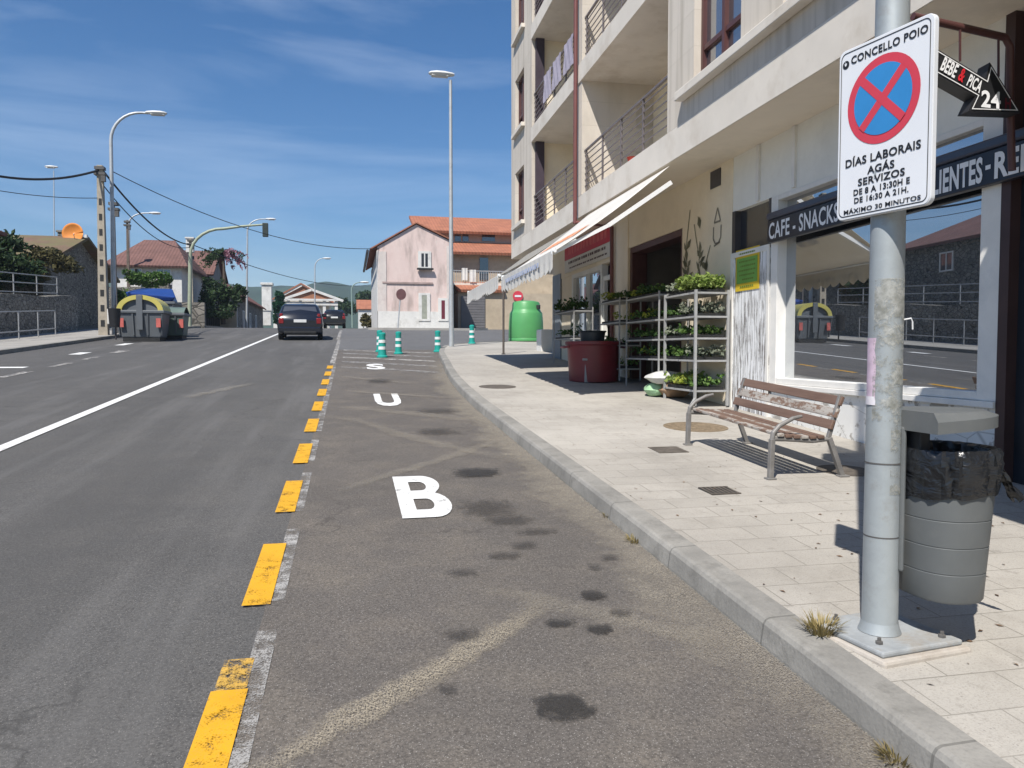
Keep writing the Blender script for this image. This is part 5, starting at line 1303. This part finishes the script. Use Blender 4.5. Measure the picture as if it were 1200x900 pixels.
# ---------------------------------------------------------------- plants on the left
M['fdark'] = m_leafy('foliage_dark', (.022, .048, .022), (.065, .11, .04)); M['fmid'] = m_leafy('foliage_mid', (.04, .095, .02), (.11, .19, .04)); M['fbrown'] = m_leafy('foliage_brown', (.065, .062, .025), (.16, .14, .06)); M['fpink'] = m_leafy('blossom_pink', (.30, .12, .17), (.55, .32, .38))
M['bark'] = plain('bark', (.09, .07, .055), .95, .3, 6, bump=.5)
def plant(name, label, cat, clumps, mat, trunk=None, extra=None, group=None):
    c0 = trunk[0] if trunk else Vector(clumps[0][0])
    T = thing(name, label, cat, c0, group)
    mb = MB()
    for c, rx, ry, rz, n, sz in clumps:
        mb.clump(c, rx, ry, rz, int(n * .55), sz)
        for _ in range(5):
            q = Vector(c) + Vector((rnd(-1, 1) * rx, rnd(-1, 1) * ry, rnd(-.9, 1) * rz)) * .75
            mb.clump(q, rx * .42, ry * .42, rz * .42, int(n * .09), sz)
    mb.build('crown' if trunk else 'foliage', mat, T)
    if trunk: MB().tube(trunk, [.2 - .13 * k / (len(trunk) - 1) for k in range(len(trunk))], 8).build('trunk', M['bark'], T, smooth=True)
    if extra: extra(T)
    return T
def cl(px, py, Y, rpx, rpy, n, sz):
    p = at(px, py, Y); k = (p - EYEV).dot(FW) / F_PX
    return (p, rpx * k, rpx * k * .8, rpy * k, n, sz)
plant('ivy_shrub', 'dark ivy covered shrub hanging over the wall at the left edge', 'shrub', [cl(10, 300, 38.6, 26, 30, 900, .3), cl(28, 318, 38, 24, 20, 600, .28), cl(-15, 310, 38.5, 22, 40, 500, .3)], M['fdark'])
plant('dry_shrub', 'brownish creeper hanging below the mossy roof edge', 'shrub', [cl(55, 303, 39, 22, 14, 520, .26), cl(75, 310, 38.9, 18, 12, 360, .24), cl(44, 322, 38.7, 16, 9, 300, .24)], M['fbrown'])
plant('green_hedge', 'bright green vine hedge below the red hipped roof', 'hedge', [cl(160, 326, 52, 14, 9, 520, .26), cl(180, 328, 52, 15, 9, 520, .26), cl(193, 326, 52.5, 8, 8, 260, .26)], M['fmid'])
plant('small_shrub', 'small green shrub beside the concrete utility pole', 'shrub', [cl(142, 350, 46, 10, 14, 360, .24)], M['fmid'])
t0 = at(262, 380, 62)
plant('dark_tree', 'dark green bushy tree between the low house and the long house', 'tree', [cl(256, 342, 62, 16, 17, 620, .34), cl(270, 350, 62, 13, 15, 460, .34), cl(243, 352, 61, 11, 14, 360, .32), cl(281, 344, 63, 8, 11, 220, .32), cl(260, 364, 61, 18, 9, 340, .3), cl(244, 332, 62, 8, 8, 160, .3)], M['fdark'], [t0, at(260, 360, 62), at(258, 342, 62)])
PT = plant('palm_tree', 'palm with drooping fronds and a pink flowering side above the dark tree', 'palm tree', [cl(262, 298, 64, 5, 5, 90, .3)], M['fdark'], [at(264, 370, 64), at(263, 330, 64), at(262, 298, 64)])
pm, pk = MB(), MB(); pc = at(262, 297, 64)
for k in range(44):
    a = rnd(0, 6.28); L_ = rnd(1.3, 2.2); el = rnd(.1, 1.0); prev = pc; tgt = pk if (math.cos(a) > .0 and k % 4) else pm
    for j in range(1, 7):
        t_ = j / 6; p = pc + Vector((math.cos(a) * L_ * t_, math.sin(a) * L_ * t_, el * t_ * 1.3 - 1.7 * t_ * t_ * .8))
        for _ in range(5): q = prev.lerp(p, random.random()); tgt.leaf(q + Vector((0, 0, rnd(-.12, .05))), .34, -.3, .3)
        prev = p
pm.build('fronds', M['fdark'], PT); pk.build('blossom', M['fpink'], PT)
plant('cypress', 'dark green conical cypress behind the dark estate car', 'tree', [cl(328, 362, 100, 7, 11, 900, .55), cl(328, 350, 100, 5, 9, 600, .5), cl(328, 372, 100, 8, 9, 700, .55)], m_leafy('cypress_green', (.012, .06, .028), (.03, .11, .05)), [at(328, 392, 100), at(328, 372, 100), at(328, 350, 100)])
plant('roadside_bush', 'olive brown bush at the verge left of the pink house', 'bush', [cl(429, 376, 66, 8, 9, 420, .26), cl(437, 380, 64, 6, 6, 240, .24)], M['fbrown'])
plant('far_trees', 'dark trees in front of the hill right of the gabled house', 'trees', [cl(408, 362, 150, 12, 8, 380, .9), cl(430, 348, 170, 14, 7, 380, 1.0), cl(402, 356, 160, 8, 8, 260, .9), cl(445, 350, 170, 10, 9, 260, 1.0)], M['fdark'])
0 and plant('garden_trees', 'dark garden trees behind the low house and palm', 'trees', [cl(295, 326, 120, 10, 6, 300, .7), cl(245, 322, 80, 9, 8, 300, .5)], M['fdark'])
tag(MB().obox(at(313, 348, 104), 1.2, 1.2, 3.6).obox(at(313, 366, 104), 1.0, 1.0, 3.4).obox(at(313, 333, 104), 1.5, 1.5, .3).build('white_chimney', M['wwhite'], bevel=.03), 'tall white chimney at the end of the long house roof', 'chimney')
# low walls and gate by the left houses
def lowwall(label, p0, p1, Y, ytop, ybot, mat, name='garden_wall'):
    a, b = at(p0, ybot, Y), at(p1, ybot, Y); z1 = at(p0, ytop, Y).z
    return tag(MB().box(a.x, b.x, Y, Y + .4, min(a.z, gz(Y)) - .5, z1).build(name, mat), label, 'wall')
lowwall('brown stone garden wall behind the waste containers', 196, 240, 53, 354, 385, M['granite'])
lowwall('beige rendered garden wall beside the dark gate', 256, 277, 63, 361, 383, M['wbeige'])
lowwall('grey stone house wall standing under the green hedge', 120, 200, 54, 336, 388, M['wdark'])
a, b = at(240, 384, 62.5), at(257, 362, 62.5)
G = thing('garden_gate', 'dark metal garden gate between the stone wall and the beige wall', 'gate', (a.x, 62.5, a.z))
gm = MB().box(a.x, b.x, 62.5, 62.56, b.z - .12, b.z).box(a.x, b.x, 62.5, 62.56, a.z - .3, a.z - .18)
for k in range(9): x = a.x + (b.x - a.x) * k / 8; gm.box(x - .03, x + .03, 62.51, 62.55, a.z - .18, b.z - .12)
gm.build('bars', M['darkmetal'], G); MB().box(a.x, b.x, 62.57, 62.59, a.z - .1, b.z - .1).build('sheet', M['tray'], G)
a = at(235, 335, 56)
o = MB().box(at(186, 320, 58).x, at(205, 320, 58).x, 56, 57, 3.5, at(190, 332, 56).z).build('stone_gatepost', M['granite'], bevel=.04); tag(o, 'pale stone gate pillar right of the green hedge', 'gate pillar')

# ---------------------------------------------------------------- pink house and its neighbours
Yp = 50.0; pl, pr = at(443, 385, Yp), at(529, 385, Yp); zbp = min(pl.z, 2.9); zep = at(443, 289, Yp).z; za = at(488, 263, Yp).z
M['pink'] = None
def m_pink():
    t = NT('weathered_pink_render'); x, y, z = t.xyz('Object')
    n = t.noise(1.0, 8, .7); st = t.noise(1, 6, .65, t.mapc((1.6, 1.6, .35)))
    up = t.ramp(z, 4.2, 6.2)
    c = t.ramp(n, .3, .7, (.58, .445, .405), (.66, .54, .495))
    c = t.mix(t.math('MULTIPLY', t.ramp(t.math('ADD', st, t.math('MULTIPLY', up, .22)), .48, .66), .85), c, (.36, .285, .255))
    c = t.mix(t.math('MULTIPLY', t.ramp(t.noise(2.2, 7, .7), .60, .68), .5), c, (.60, .56, .52))
    t.col(c).rough(.9); return t.m
M['pink'] = m_pink()
PH = thing('pink_house', 'two storey weathered pink house with white base and orange roof across the side street', 'house', (pl.x, Yp, zbp))
xm = at(488, 300, Yp).x
zer = at(528, 283, Yp).z
w_ = MB().prism([(pl.x, Yp, zbp - .6), (pr.x, Yp, zbp - .6), (pr.x, Yp, zer), (xm, Yp, za), (pl.x, Yp, zep)], (0, 13, 0)); w_.build('wall', M['pink'], PH, recalc=True)
zwb = at(486, 365, Yp).z
MB().box(pl.x - .03, pr.x + .02, Yp - .05, Yp - .003, zbp - .6, zwb).build('white_base', M['wwhite'], PH)
MB().box(pl.x - .05, pl.x - .003, Yp - .05, Yp + 13, zbp - .6, zep - .25).build('side_render', M['wwhite'], PH)
MB().box(pl.x + .001, pl.x + .55, Yp - .048, Yp - .003, zwb, zep - .3).box(pr.x - .3, pr.x, Yp - .048, Yp - .003, zwb, zer - .3).build('corner_render', plain('pale_pink_render', (.58, .52, .48), .9, .1, 1.5, dirt=(.46, .38, .35)), PH)
MB().box(pl.x + .3, pr.x - 1.2, Yp - .08, Yp - .004, at(486, 332, Yp).z - .04, at(486, 332, Yp).z + .07).build('string_course', plain('stained_band', (.33, .25, .23), .9, .2, 2), PH)
def pwin(name, a, b, mat, mull=True, sill=False):
    p, q = at(a[0], a[1], Yp), at(b[0], b[1], Yp); e = .09; m_ = (p.x + q.x) / 2
    f = MB().box(p.x - .12, p.x + e, Yp - .075, Yp - .06 + .057, q.z, p.z).box(q.x - e, q.x + .12, Yp - .075, Yp - .003, q.z, p.z).box(p.x - .12, q.x + .12, Yp - .076, Yp - .003, p.z, p.z + .14)
    f.box(p.x - .12, q.x + .12, Yp - .10, Yp - .003, q.z - .12, q.z)
    if mull: f.box(m_ - .04, m_ + .04, Yp - .072, Yp - .052, q.z, p.z)
    W = f.build(name, M['wwhite'], PH); MB().box(p.x + e, q.x - e, Yp - .066, Yp - .052, q.z, p.z).build('pane', mat, W); return W
pwin('window', (492, 297), (503, 313), M['farglass'])
pwin('door', (492.5, 346), (502, 374), plain('grey_green_shutter', (.28, .29, .24), .6, .15, 4), False); pwin('door', (515.5, 352), (523, 374), plain('dark_red_door', (.13, .022, .035), .5, .1), False)
lintel = MB().box(at(492, 315, Yp).x - .2, at(503, 315, Yp).x + .25, Yp - .3, Yp - .11, at(497, 316.5, Yp).z, at(497, 314.5, Yp).z).build('window_box', M['tray'], PH)
rl_ = MB(); ov = .14
for (xa, za_, xb, zb_) in ((pl.x - .45, zep - .26, xm, za), (xm, za, pr.x + .1, zer - .04)):
    rl_.add([(xa, Yp - ov, za_ + .06), (xb, Yp - ov, zb_ + .06), (xb, Yp + 13.3, zb_ + .06), (xa, Yp + 13.3, za_ + .06)], [(0, 1, 2, 3)])
ro = rl_.build('roof', M['rooforY'], PH); s_ = ro.modifiers.new('t', 'SOLIDIFY'); s_.thickness = .07; s_.offset = 1
MB().tube([(pl.x - .62, Yp - ov, zep - .30), (pl.x - .62, Yp + 13, zep - .30)], .09, 8).build('gutter', M['darkmetal'], PH)
# building with stepped orange roofs
SB = thing('stepped_house', 'beige house with two stepped orange tile roofs behind the pink house', 'house', (pr.x + 4, 60, 2.5))
def Zp(y_, Y): return at(560, y_, Y).z
xl, xr = at(528, 300, 58).x, at(690, 300, 58).x
MB().box(xl, xr, 58, 66, 2, Zp(296, 58)).build('wall', M['granite' if False else 'wbeige'], SB)
MB().box(xl - .6, xr, 61, 70, 5, Zp(270, 61)).build('upper_wall', plain('pinkish_render', (.42, .33, .29), .9, .1, 1.5), SB)
def slopeR(nm, xa, xb, ya_, za_, yb2, zb2, mat):
    o = MB().add([(xa, ya_, za_), (xb, ya_, za_), (xb, yb2, zb2), (xa, yb2, zb2)], [(0, 1, 2, 3)]).build(nm, mat, SB); s_ = o.modifiers.new('t', 'SOLIDIFY'); s_.thickness = .2; s_.offset = 0
slopeR('roof', xl - .3, xr, 57.2, Zp(297, 57.2), 61.0, Zp(286, 61), M['roofor'])
slopeR('roof', at(486, 270, 60.2).x, xr, 60.2, Zp(273, 60.2), 66, Zp(257, 66), M['roofor'])
slopeR('roof', at(537, 340, 55).x, at(592, 340, 55).x, 55.0, Zp(341, 55), 57.9, Zp(332, 57.9), M['roofor'])
for a, b in ((533, 540), (542, 549), (565, 580)):
    p, q = at(a, 275, 60.95), at(b, 283, 60.95); MB().box(p.x, q.x, 60.93, 60.99, q.z, p.z).build('window', M['farglass'], SB)
p, q = at(530, 331, 56.6), at(596, 335, 56.6); MB().box(p.x, q.x, 56.6, 58, q.z, p.z).build('balcony_slab', M['slab'], SB)
rm = MB(); zb_ = p.z
for k in range(26): x = p.x + (q.x - p.x) * k / 25; rm.box(x - .02, x + .02, 56.64, 56.68, zb_, zb_ + .85)
rm.box(p.x, q.x, 56.62, 56.70, zb_ + .85, zb_ + .92).build('balcony_railing', M['railgrey'], SB)
p, q = at(562, 302, 57.99), at(572, 328, 57.99); MB().box(p.x, q.x, 57.93, 57.995, q.z, p.z).build('window', M['farglass'], SB)
MB().box(at(537, 345, 55.3).x, at(690, 345, 55.3).x, 55.3, 57.9, 2, Zp(343, 55.3)).build('annex_wall', M['wbeige'], SB)
p, q = at(540, 347, 55.27), at(568, 384, 55.27)
gd = MB().box(p.x, q.x, 55.2, 55.297, q.z - .3, p.z)
GD = gd.build('garage_door', plain('grey_roller_door', (.15, .145, .15), .5, .1, 3), SB); rb = MB()
for k in range(12): z = q.z + (p.z - q.z) * k / 12; rb.box(p.x, q.x, 55.18, 55.199, z, z + .03)
rb.build('slat_ridges', bpy.data.materials['grey_roller_door'], GD)
for i, (a, b, c) in enumerate(((541, 314, 7), (550, 316, 8))):
    p = at(a, b, 56.5); rr = [[(p.x + (c * .062) * k / 6, 56.5 + .03 * math.sin(k * 1.7), p.z - .9 * j / 4) for k in range(7)] for j in range(5)]
    o = MB().rows(rr).build('laundry_sheet', M['wwhite']); s_ = o.modifiers.new('t', 'SOLIDIFY'); s_.thickness = .01
    tag(o, ('white laundry sheet on the balcony of the stepped roof house, nearer the pink house', 'white laundry sheet on the balcony of the stepped roof house, farther from the pink house')[i], 'laundry')
# pavement by the pink house and far edge kerb
q0, q1 = at(436, 388, 47.4), at(548, 385, 47.4)
struct(MB().prism([(q0.x + .3, 47.6, gz(47.6) + .14), (7.6, 47.2, gz(47.2) + .14), (8.6, 48.2, gz(48.2) + .14), (8.8, 49.98, gz(50) + .1), (q0.x - .2, 49.98, gz(50) + .1), (q0.x - .3, 70, gz(70) + .1), (q0.x - .9, 70, gz(70) + .1), (q0.x - .2, 48.2, gz(48.2) + .14)], (0, 0, -.4)), 'pavement_corner', M['side_pave'], recalc=True)
# back of a round road sign by the pink house
p = at(466, 387, 47.9); SGN = thing('round_road_sign', 'round road sign seen from behind on a thin pole before the pink house', 'traffic sign', p)
pt_ = at(470, 338, 47.9); MB().tube([p, pt_], .04, 8).build('pole', M['galv2'], SGN)
sd = MB(); cc_ = at(470, 345, 47.85); n = 28
sd.prism([cc_ + Vector((.30 * math.cos(2 * math.pi * k / n), 0, .34 * math.sin(2 * math.pi * k / n))) for k in range(n)], (.01, -.02, 0)).build('disc', plain('sign_back_dark', (.13, .06, .06), .5), SGN, recalc=True)
p = at(607, 385, 54); S2 = thing('no_entry_sign', 'red round sign on the beige wall behind the bottle bank', 'traffic sign', at(607, 347, 55.2))
c = at(607, 347, 55.2); n = 28
MB().prism([c + Vector((.38 * math.cos(2 * math.pi * k / n), 0, .38 * math.sin(2 * math.pi * k / n))) for k in range(n)], (0, .03, 0)).build('disc', M['signred'], S2, recalc=True)
MB().box(c.x - .24, c.x + .24, 55.18, 55.199, c.z - .07, c.z + .07).build('bar', M['signface'], S2)

# ---------------------------------------------------------------- flexible bollards
M['teal'] = plain('teal_rubber', (.015, .28, .235), .45, .08, 3); M['bandw'] = plain('white_reflective_band', (.66, .68, .67), .4, .05)
def bollard(loc):
    T = thing('flexible_bollard', '', 'bollard', loc, 'teal flexible bollards around the kerb corner')
    c = Vector(loc)
    MB().lathe([(.15, 0), (.15, .04), (.115, .07), (.10, .20), (.095, .48), (.085, .62), (.095, .66), (.095, .72), (.06, .75), (.01, .755)], c, 20).build('body', M['teal'], T, smooth=True)
    for a, b in ((.24, .33), (.44, .53)): MB().lathe([(.1035, a), (.1015, b)], c, 20, cap=False).build('band', M['bandw'], T, smooth=True)
    return T
def rd(px, py, dz=0): g = gnd(px, py, dz); return (g.x, g.y, gz(g.y) + dz)
b0 = bollard(rd(448, 419)); b0['label'] = 'teal flexible bollard with white bands nearest, leftmost on the hatched area'
b0.scale = (1.08, 1.08, .95)
for (px, py, dz), lab in zip(((445, 412.5, 0), (467, 415, 0), (513, 412.5, 0), (553, 403, .12)), ('teal flexible bollard half hidden directly behind the leftmost one', 'teal flexible bollard in front of the round road sign pole', 'teal flexible bollard in the road just left of the tall street lamp', 'teal flexible bollard standing on the pavement right of the tall street lamp')):
    cpy = copy_tree(b0, rd(px, py, dz), 0, lab); cpy.scale = (.95, .95, .92)

# ---------------------------------------------------------------- cars
M['carpaint'] = plain('dark_blue_car_paint', (.010, .013, .022), .18, .1, 2, spec=.6); M['carpaint2'] = plain('black_car_paint', (.008, .009, .012), .2, .1, 2, spec=.6)
M['carglass'] = m_window('car_glass', (.01, .011, .013), .10, .01); M['taillight'] = plain('tail_light_red', (.20, .008, .012), .25, .1, spec=.6); M['plate'] = plain('number_plate_white', (.66, .66, .64), .4, .05); M['tyre'] = plain('tyre_rubber', (.016, .016, .016), .8, .2); M['rim'] = plain('wheel_rim', (.4, .4, .4), .35, .1, metal=.6)
def car(label, loc, paint, W=1.78, L_=4.2, Ht=1.5, rz=0.0, wagon=True):
    T = thing('parked_car' if False else 'car', label, 'car', (0, 0, 0)); hw = W / 2
    st = [(0.0, .50, .62, .80, .84, .70, .98), (.06, .32, .70, .92, .98, .84, 1.0), (.16, .26, .72, .98, 1.10, .80, 1.0), (.42, .22, .74, 1.0, Ht - .06, .70, 1.0), (.75, .2, .75, 1.0, Ht, .69, 1.0), (1.6, .2, .75, .99, Ht, .70, 1.0), (2.3, .2, .74, .98, Ht - .06, .69, 1.0), (3.0, .2, .72, .95, 1.02, .78, .99), (3.6, .22, .68, .90, .93, .78, .97), (4.05, .26, .60, .80, .82, .70, .92), (4.2, .36, .5, .62, .64, .6, .82)]
    rr = []
    for y, zb_, zm, zbelt, zr__, hr, k in st:
        w_ = hw * k
        half = [(0, zb_), (w_ * .86, zb_), (w_ * .97, zb_ + .1), (w_, zm - .1), (w_ * .99, zm + .05), (w_ * .95, zbelt), (max(hr * hw / .89 * .98, 0), max(zr__ - .07, zbelt + .001)), (hr * hw / .89 * .86, max(zr__ - .012, zbelt + .002)), (0, max(zr__, zbelt + .003))]
        full = half + [(-a, b) for a, b in half[-2:0:-1]] + [half[0]]
        rr.append([(a, y * L_ / 4.2, b) for a, b in full])
    B = MB().rows(rr).poly(rr[0][:-1]).poly(rr[-1][:-1][::-1]); B.build('body', paint, T, smooth=True, recalc=True)
    s = L_ / 4.2
    # rear window, side windows, windscreen set just proud of the body
    hr = .72 * hw / .89
    MB().hexa([(-hr * 1.0, .145 * s, 1.05), (hr * 1.0, .145 * s, 1.05), (hr * 1.0, .3 * s, 1.05), (-hr * 1.0, .3 * s, 1.05), (-hr * .84, .375 * s, Ht - .10), (hr * .84, .375 * s, Ht - .10), (hr * .84, .6 * s, Ht - .10), (-hr * .84, .6 * s, Ht - .10)]).build('rear_window', M['carglass'], T, bevel=.02)
    for sgn in (-1, 1):
        x0_, x1_ = sgn * hw * .962, sgn * hw * .812
        for ya_, yb2 in ((.6, 1.42), (1.5, 2.3)):
            q = [(x0_, ya_ * s, 1.01), (x0_, (yb2 + (.35 if yb2 > 2 else 0)) * s, 1.01), (x1_, (yb2 - (.0 if yb2 > 2 else 0)) * s, Ht - .11), (x1_, (ya_ + .06) * s, Ht - .11)]
            MB().prism(q, (-sgn * .03, 0, .0)).build('side_window', M['carglass'], T, recalc=True)
        MB().obox((sgn * hw * .82, .035, .80), .20, .10, .24, 0).obox((sgn * hw * .82, .15, 1.0), .13, .14, .20).build('tail_light', M['taillight'], T, bevel=.03)
        MB().obox((sgn * hw * 1.08, 2.5 * s, 1.0), .2, .12, .15).build('wing_mirror', paint, T, bevel=.03)
        for y in (.75 * s, 3.3 * s):
            w_ = MB().lathe([(.20, -.10), (.29, -.105), (.315, -.07), (.315, .07), (.29, .105), (.20, .10)], (0, 0, 0), 24).build('wheel', M['tyre'], T, smooth=True)
            w_.matrix_basis = Matrix.Translation((sgn * (hw - .12), y, .315)) @ Matrix.Rotation(math.pi / 2, 4, 'Y')
            r_ = MB().lathe([(.20, -.085), (.20, .085)], (0, 0, 0), 18).build('rim', M['rim'], w_)
    MB().obox((0, -.005, .44), W * .93, .16, .24).build('rear_bumper', paint, T, bevel=.05)
    MB().obox((0, -.09, .335), W * .7, .04, .10).build('bumper_strip', M['tray'], T, bevel=.01)
    MB().obox((0, -.005, .80), .50, .03, .12).build('number_plate', M['plate'], T, bevel=.006)
    T.location = loc; T.rotation_euler = (math.atan(SLOPE) if loc[1] < 45 else math.atan(SLOPE * .5), 0, rz); return T
g = gnd(352, 399); car('dark blue estate car with red tail lights driving away in the near lane', (g.x, g.y, gz(g.y)), M['carpaint'], 1.82, 4.3, 1.5, R(2))
q = at(392, 386, 58); car('smaller dark car further ahead of the estate car', (q.x, 58, gz(58)), M['carpaint2'], 1.65, 4.0, 1.38, R(1))

# ---------------------------------------------------------------- waste containers
M['contgrey'] = plain('container_grey', (.105, .115, .125), .5, .1, 2); M['contyel'] = plain('container_yellow', (.46, .40, .10), .45, .1, 2); M['contblue'] = plain('container_blue', (.012, .045, .20), .4, .15, 2); M['contgreen'] = plain('container_green_grey', (.11, .15, .13), .5, .15, 2); M['redwhite'] = plain('warning_red', (.5, .12, .1), .5)
def yb_cont(label, x, y, W, D_, hb, lid, style):
    z = gz(y) + .0; T = thing('waste_container', label, 'waste container', (x, y, z), 'waste containers at the far kerb')
    P = lambda a, b, c: (x + a, y + b, z + c); h = W / 2
    MB().hexa([P(-h * .86, .1, .16), P(h * .86, .1, .16), P(h * .86, D_ - .1, .16), P(-h * .86, D_ - .1, .16), P(-h, 0, hb), P(h, 0, hb), P(h, D_, hb), P(-h, D_, hb)]).build('body', M['contgrey'] if style != 'green' else M['contgreen'], T, bevel=.04)
    MB().box(x - h - .05, x + h + .05, y - .05, y + D_ + .05, z + hb - .08, z + hb + .03).build('rim', M['contgrey'], T, bevel=.02)
    for dx in (-.45, -.15, .15, .45): MB().bar(P(dx * W * 1.0, .075, .25), P(dx * W * 1.08, -.015, hb - .1), .05, .05).build('rib', M['contgrey'], T)
    MB().box(x - h * .8, x + h * .8, y + .12, y + D_ - .12, z + .02, z + .16).build('pedal_base', M['tray'], T)
    for sgn in (-1, 1): MB().obox(P(sgn * h * .8, -.03, hb * .62), .16, .03, .34).build('warning_label', M['redwhite'], T)
    if style == 'arch':
        n = 18; r_ = h * .98; hz_ = .56
        fr = [P(r_ * math.cos(math.pi * k / n), .08, hb + hz_ * math.sin(math.pi * k / n)) for k in range(n + 1)]
        MB().prism(fr, (0, D_ - .16, 0)).build('dome', M['contgrey'], T, recalc=True)
        rr = []
        for k in range(n + 1):
            c_, s_ = math.cos(math.pi * k / n), math.sin(math.pi * k / n)
            rr.append([P(r_ * .80 * c_, -.03, hb + .02 + hz_ * .76 * s_), P(r_ * 1.03 * c_, -.03, hb + .02 + hz_ * 1.05 * s_), P(r_ * 1.03 * c_, D_ + .03, hb + .02 + hz_ * 1.05 * s_), P(r_ * .80 * c_, D_ + .03, hb + .02 + hz_ * .76 * s_), P(r_ * .80 * c_, -.03, hb + .02 + hz_ * .76 * s_)])
        MB().rows(rr).build('lid', lid, T, smooth=True, recalc=True)
        MB().box(x - .12, x + .10, y - .06, y - .01, z + .45, z + hb + .6).build('lift_bar', M['contgrey'], T, bevel=.01)
    elif style == 'flare':
        a = [P(-h * .9, 0, hb + .03), P(h * .9, 0, hb + .03), P(h * .9, D_, hb + .03), P(-h * .9, D_, hb + .03), P(-h * 1.05, -.1, hb + .40), P(h * 1.12, -.1, hb + .22), P(h * .62, D_ + .1, hb + .68), P(-h * .75, D_ + .1, hb + .70)]
        MB().hexa(a).build('lid', lid, T, bevel=.05)
    else:
        rr = []
        for k in range(9):
            t_ = k / 8; rr.append([P(-h * 1.02, D_ * t_, hb + .04 + .24 * math.sin(math.pi * t_)), P(h * 1.02, D_ * t_, hb + .04 + .24 * math.sin(math.pi * t_))])
        MB().rows(rr).build('lid', lid, T, smooth=True)
    return T
xa = at(168, 400, 31.7).x
yb_cont('grey waste container with a yellow arched lid, nearest at the far kerb', xa, 31.3, 1.62, 1.25, 1.16, M['contyel'], 'arch')
yb_cont('waste container with a dark blue flared top standing behind the yellow one', at(177, 380, 35).x, 35.0, 1.85, 1.3, at(177, 354, 35).z - gz(35), M['contblue'], 'flare')
yb_cont('smaller grey green waste container right of the yellow one', at(201, 396, 33).x, 33.0, .95, 1.1, 1.05, M['contgreen'], 'green')
# black litter bin by the curved lamp
p = gnd(134, 398, .13); p.y += .2; T = thing('street_litter_bin', 'small black litter bin on a post by the curved street lamp', 'litter bin', p)
MB().tube([p, p + Vector((0, 0, 1.25))], .03, 8).build('post', M['darkmetal'], T)
MB().lathe([(.17, .45), (.21, 1.08), (.22, 1.12), (.19, 1.13), (.16, .55), (.01, .5)], p + Vector((0, -.12, 0)), 18).build('bucket', M['black'], T, smooth=True)
o = MB().obox(at(130, 371, 34.2), .26, .12, .62).build('meter_box', M['wwhite'], bevel=.02); tag(o, 'white electric box fixed to the curved street lamp mast', 'electric box')
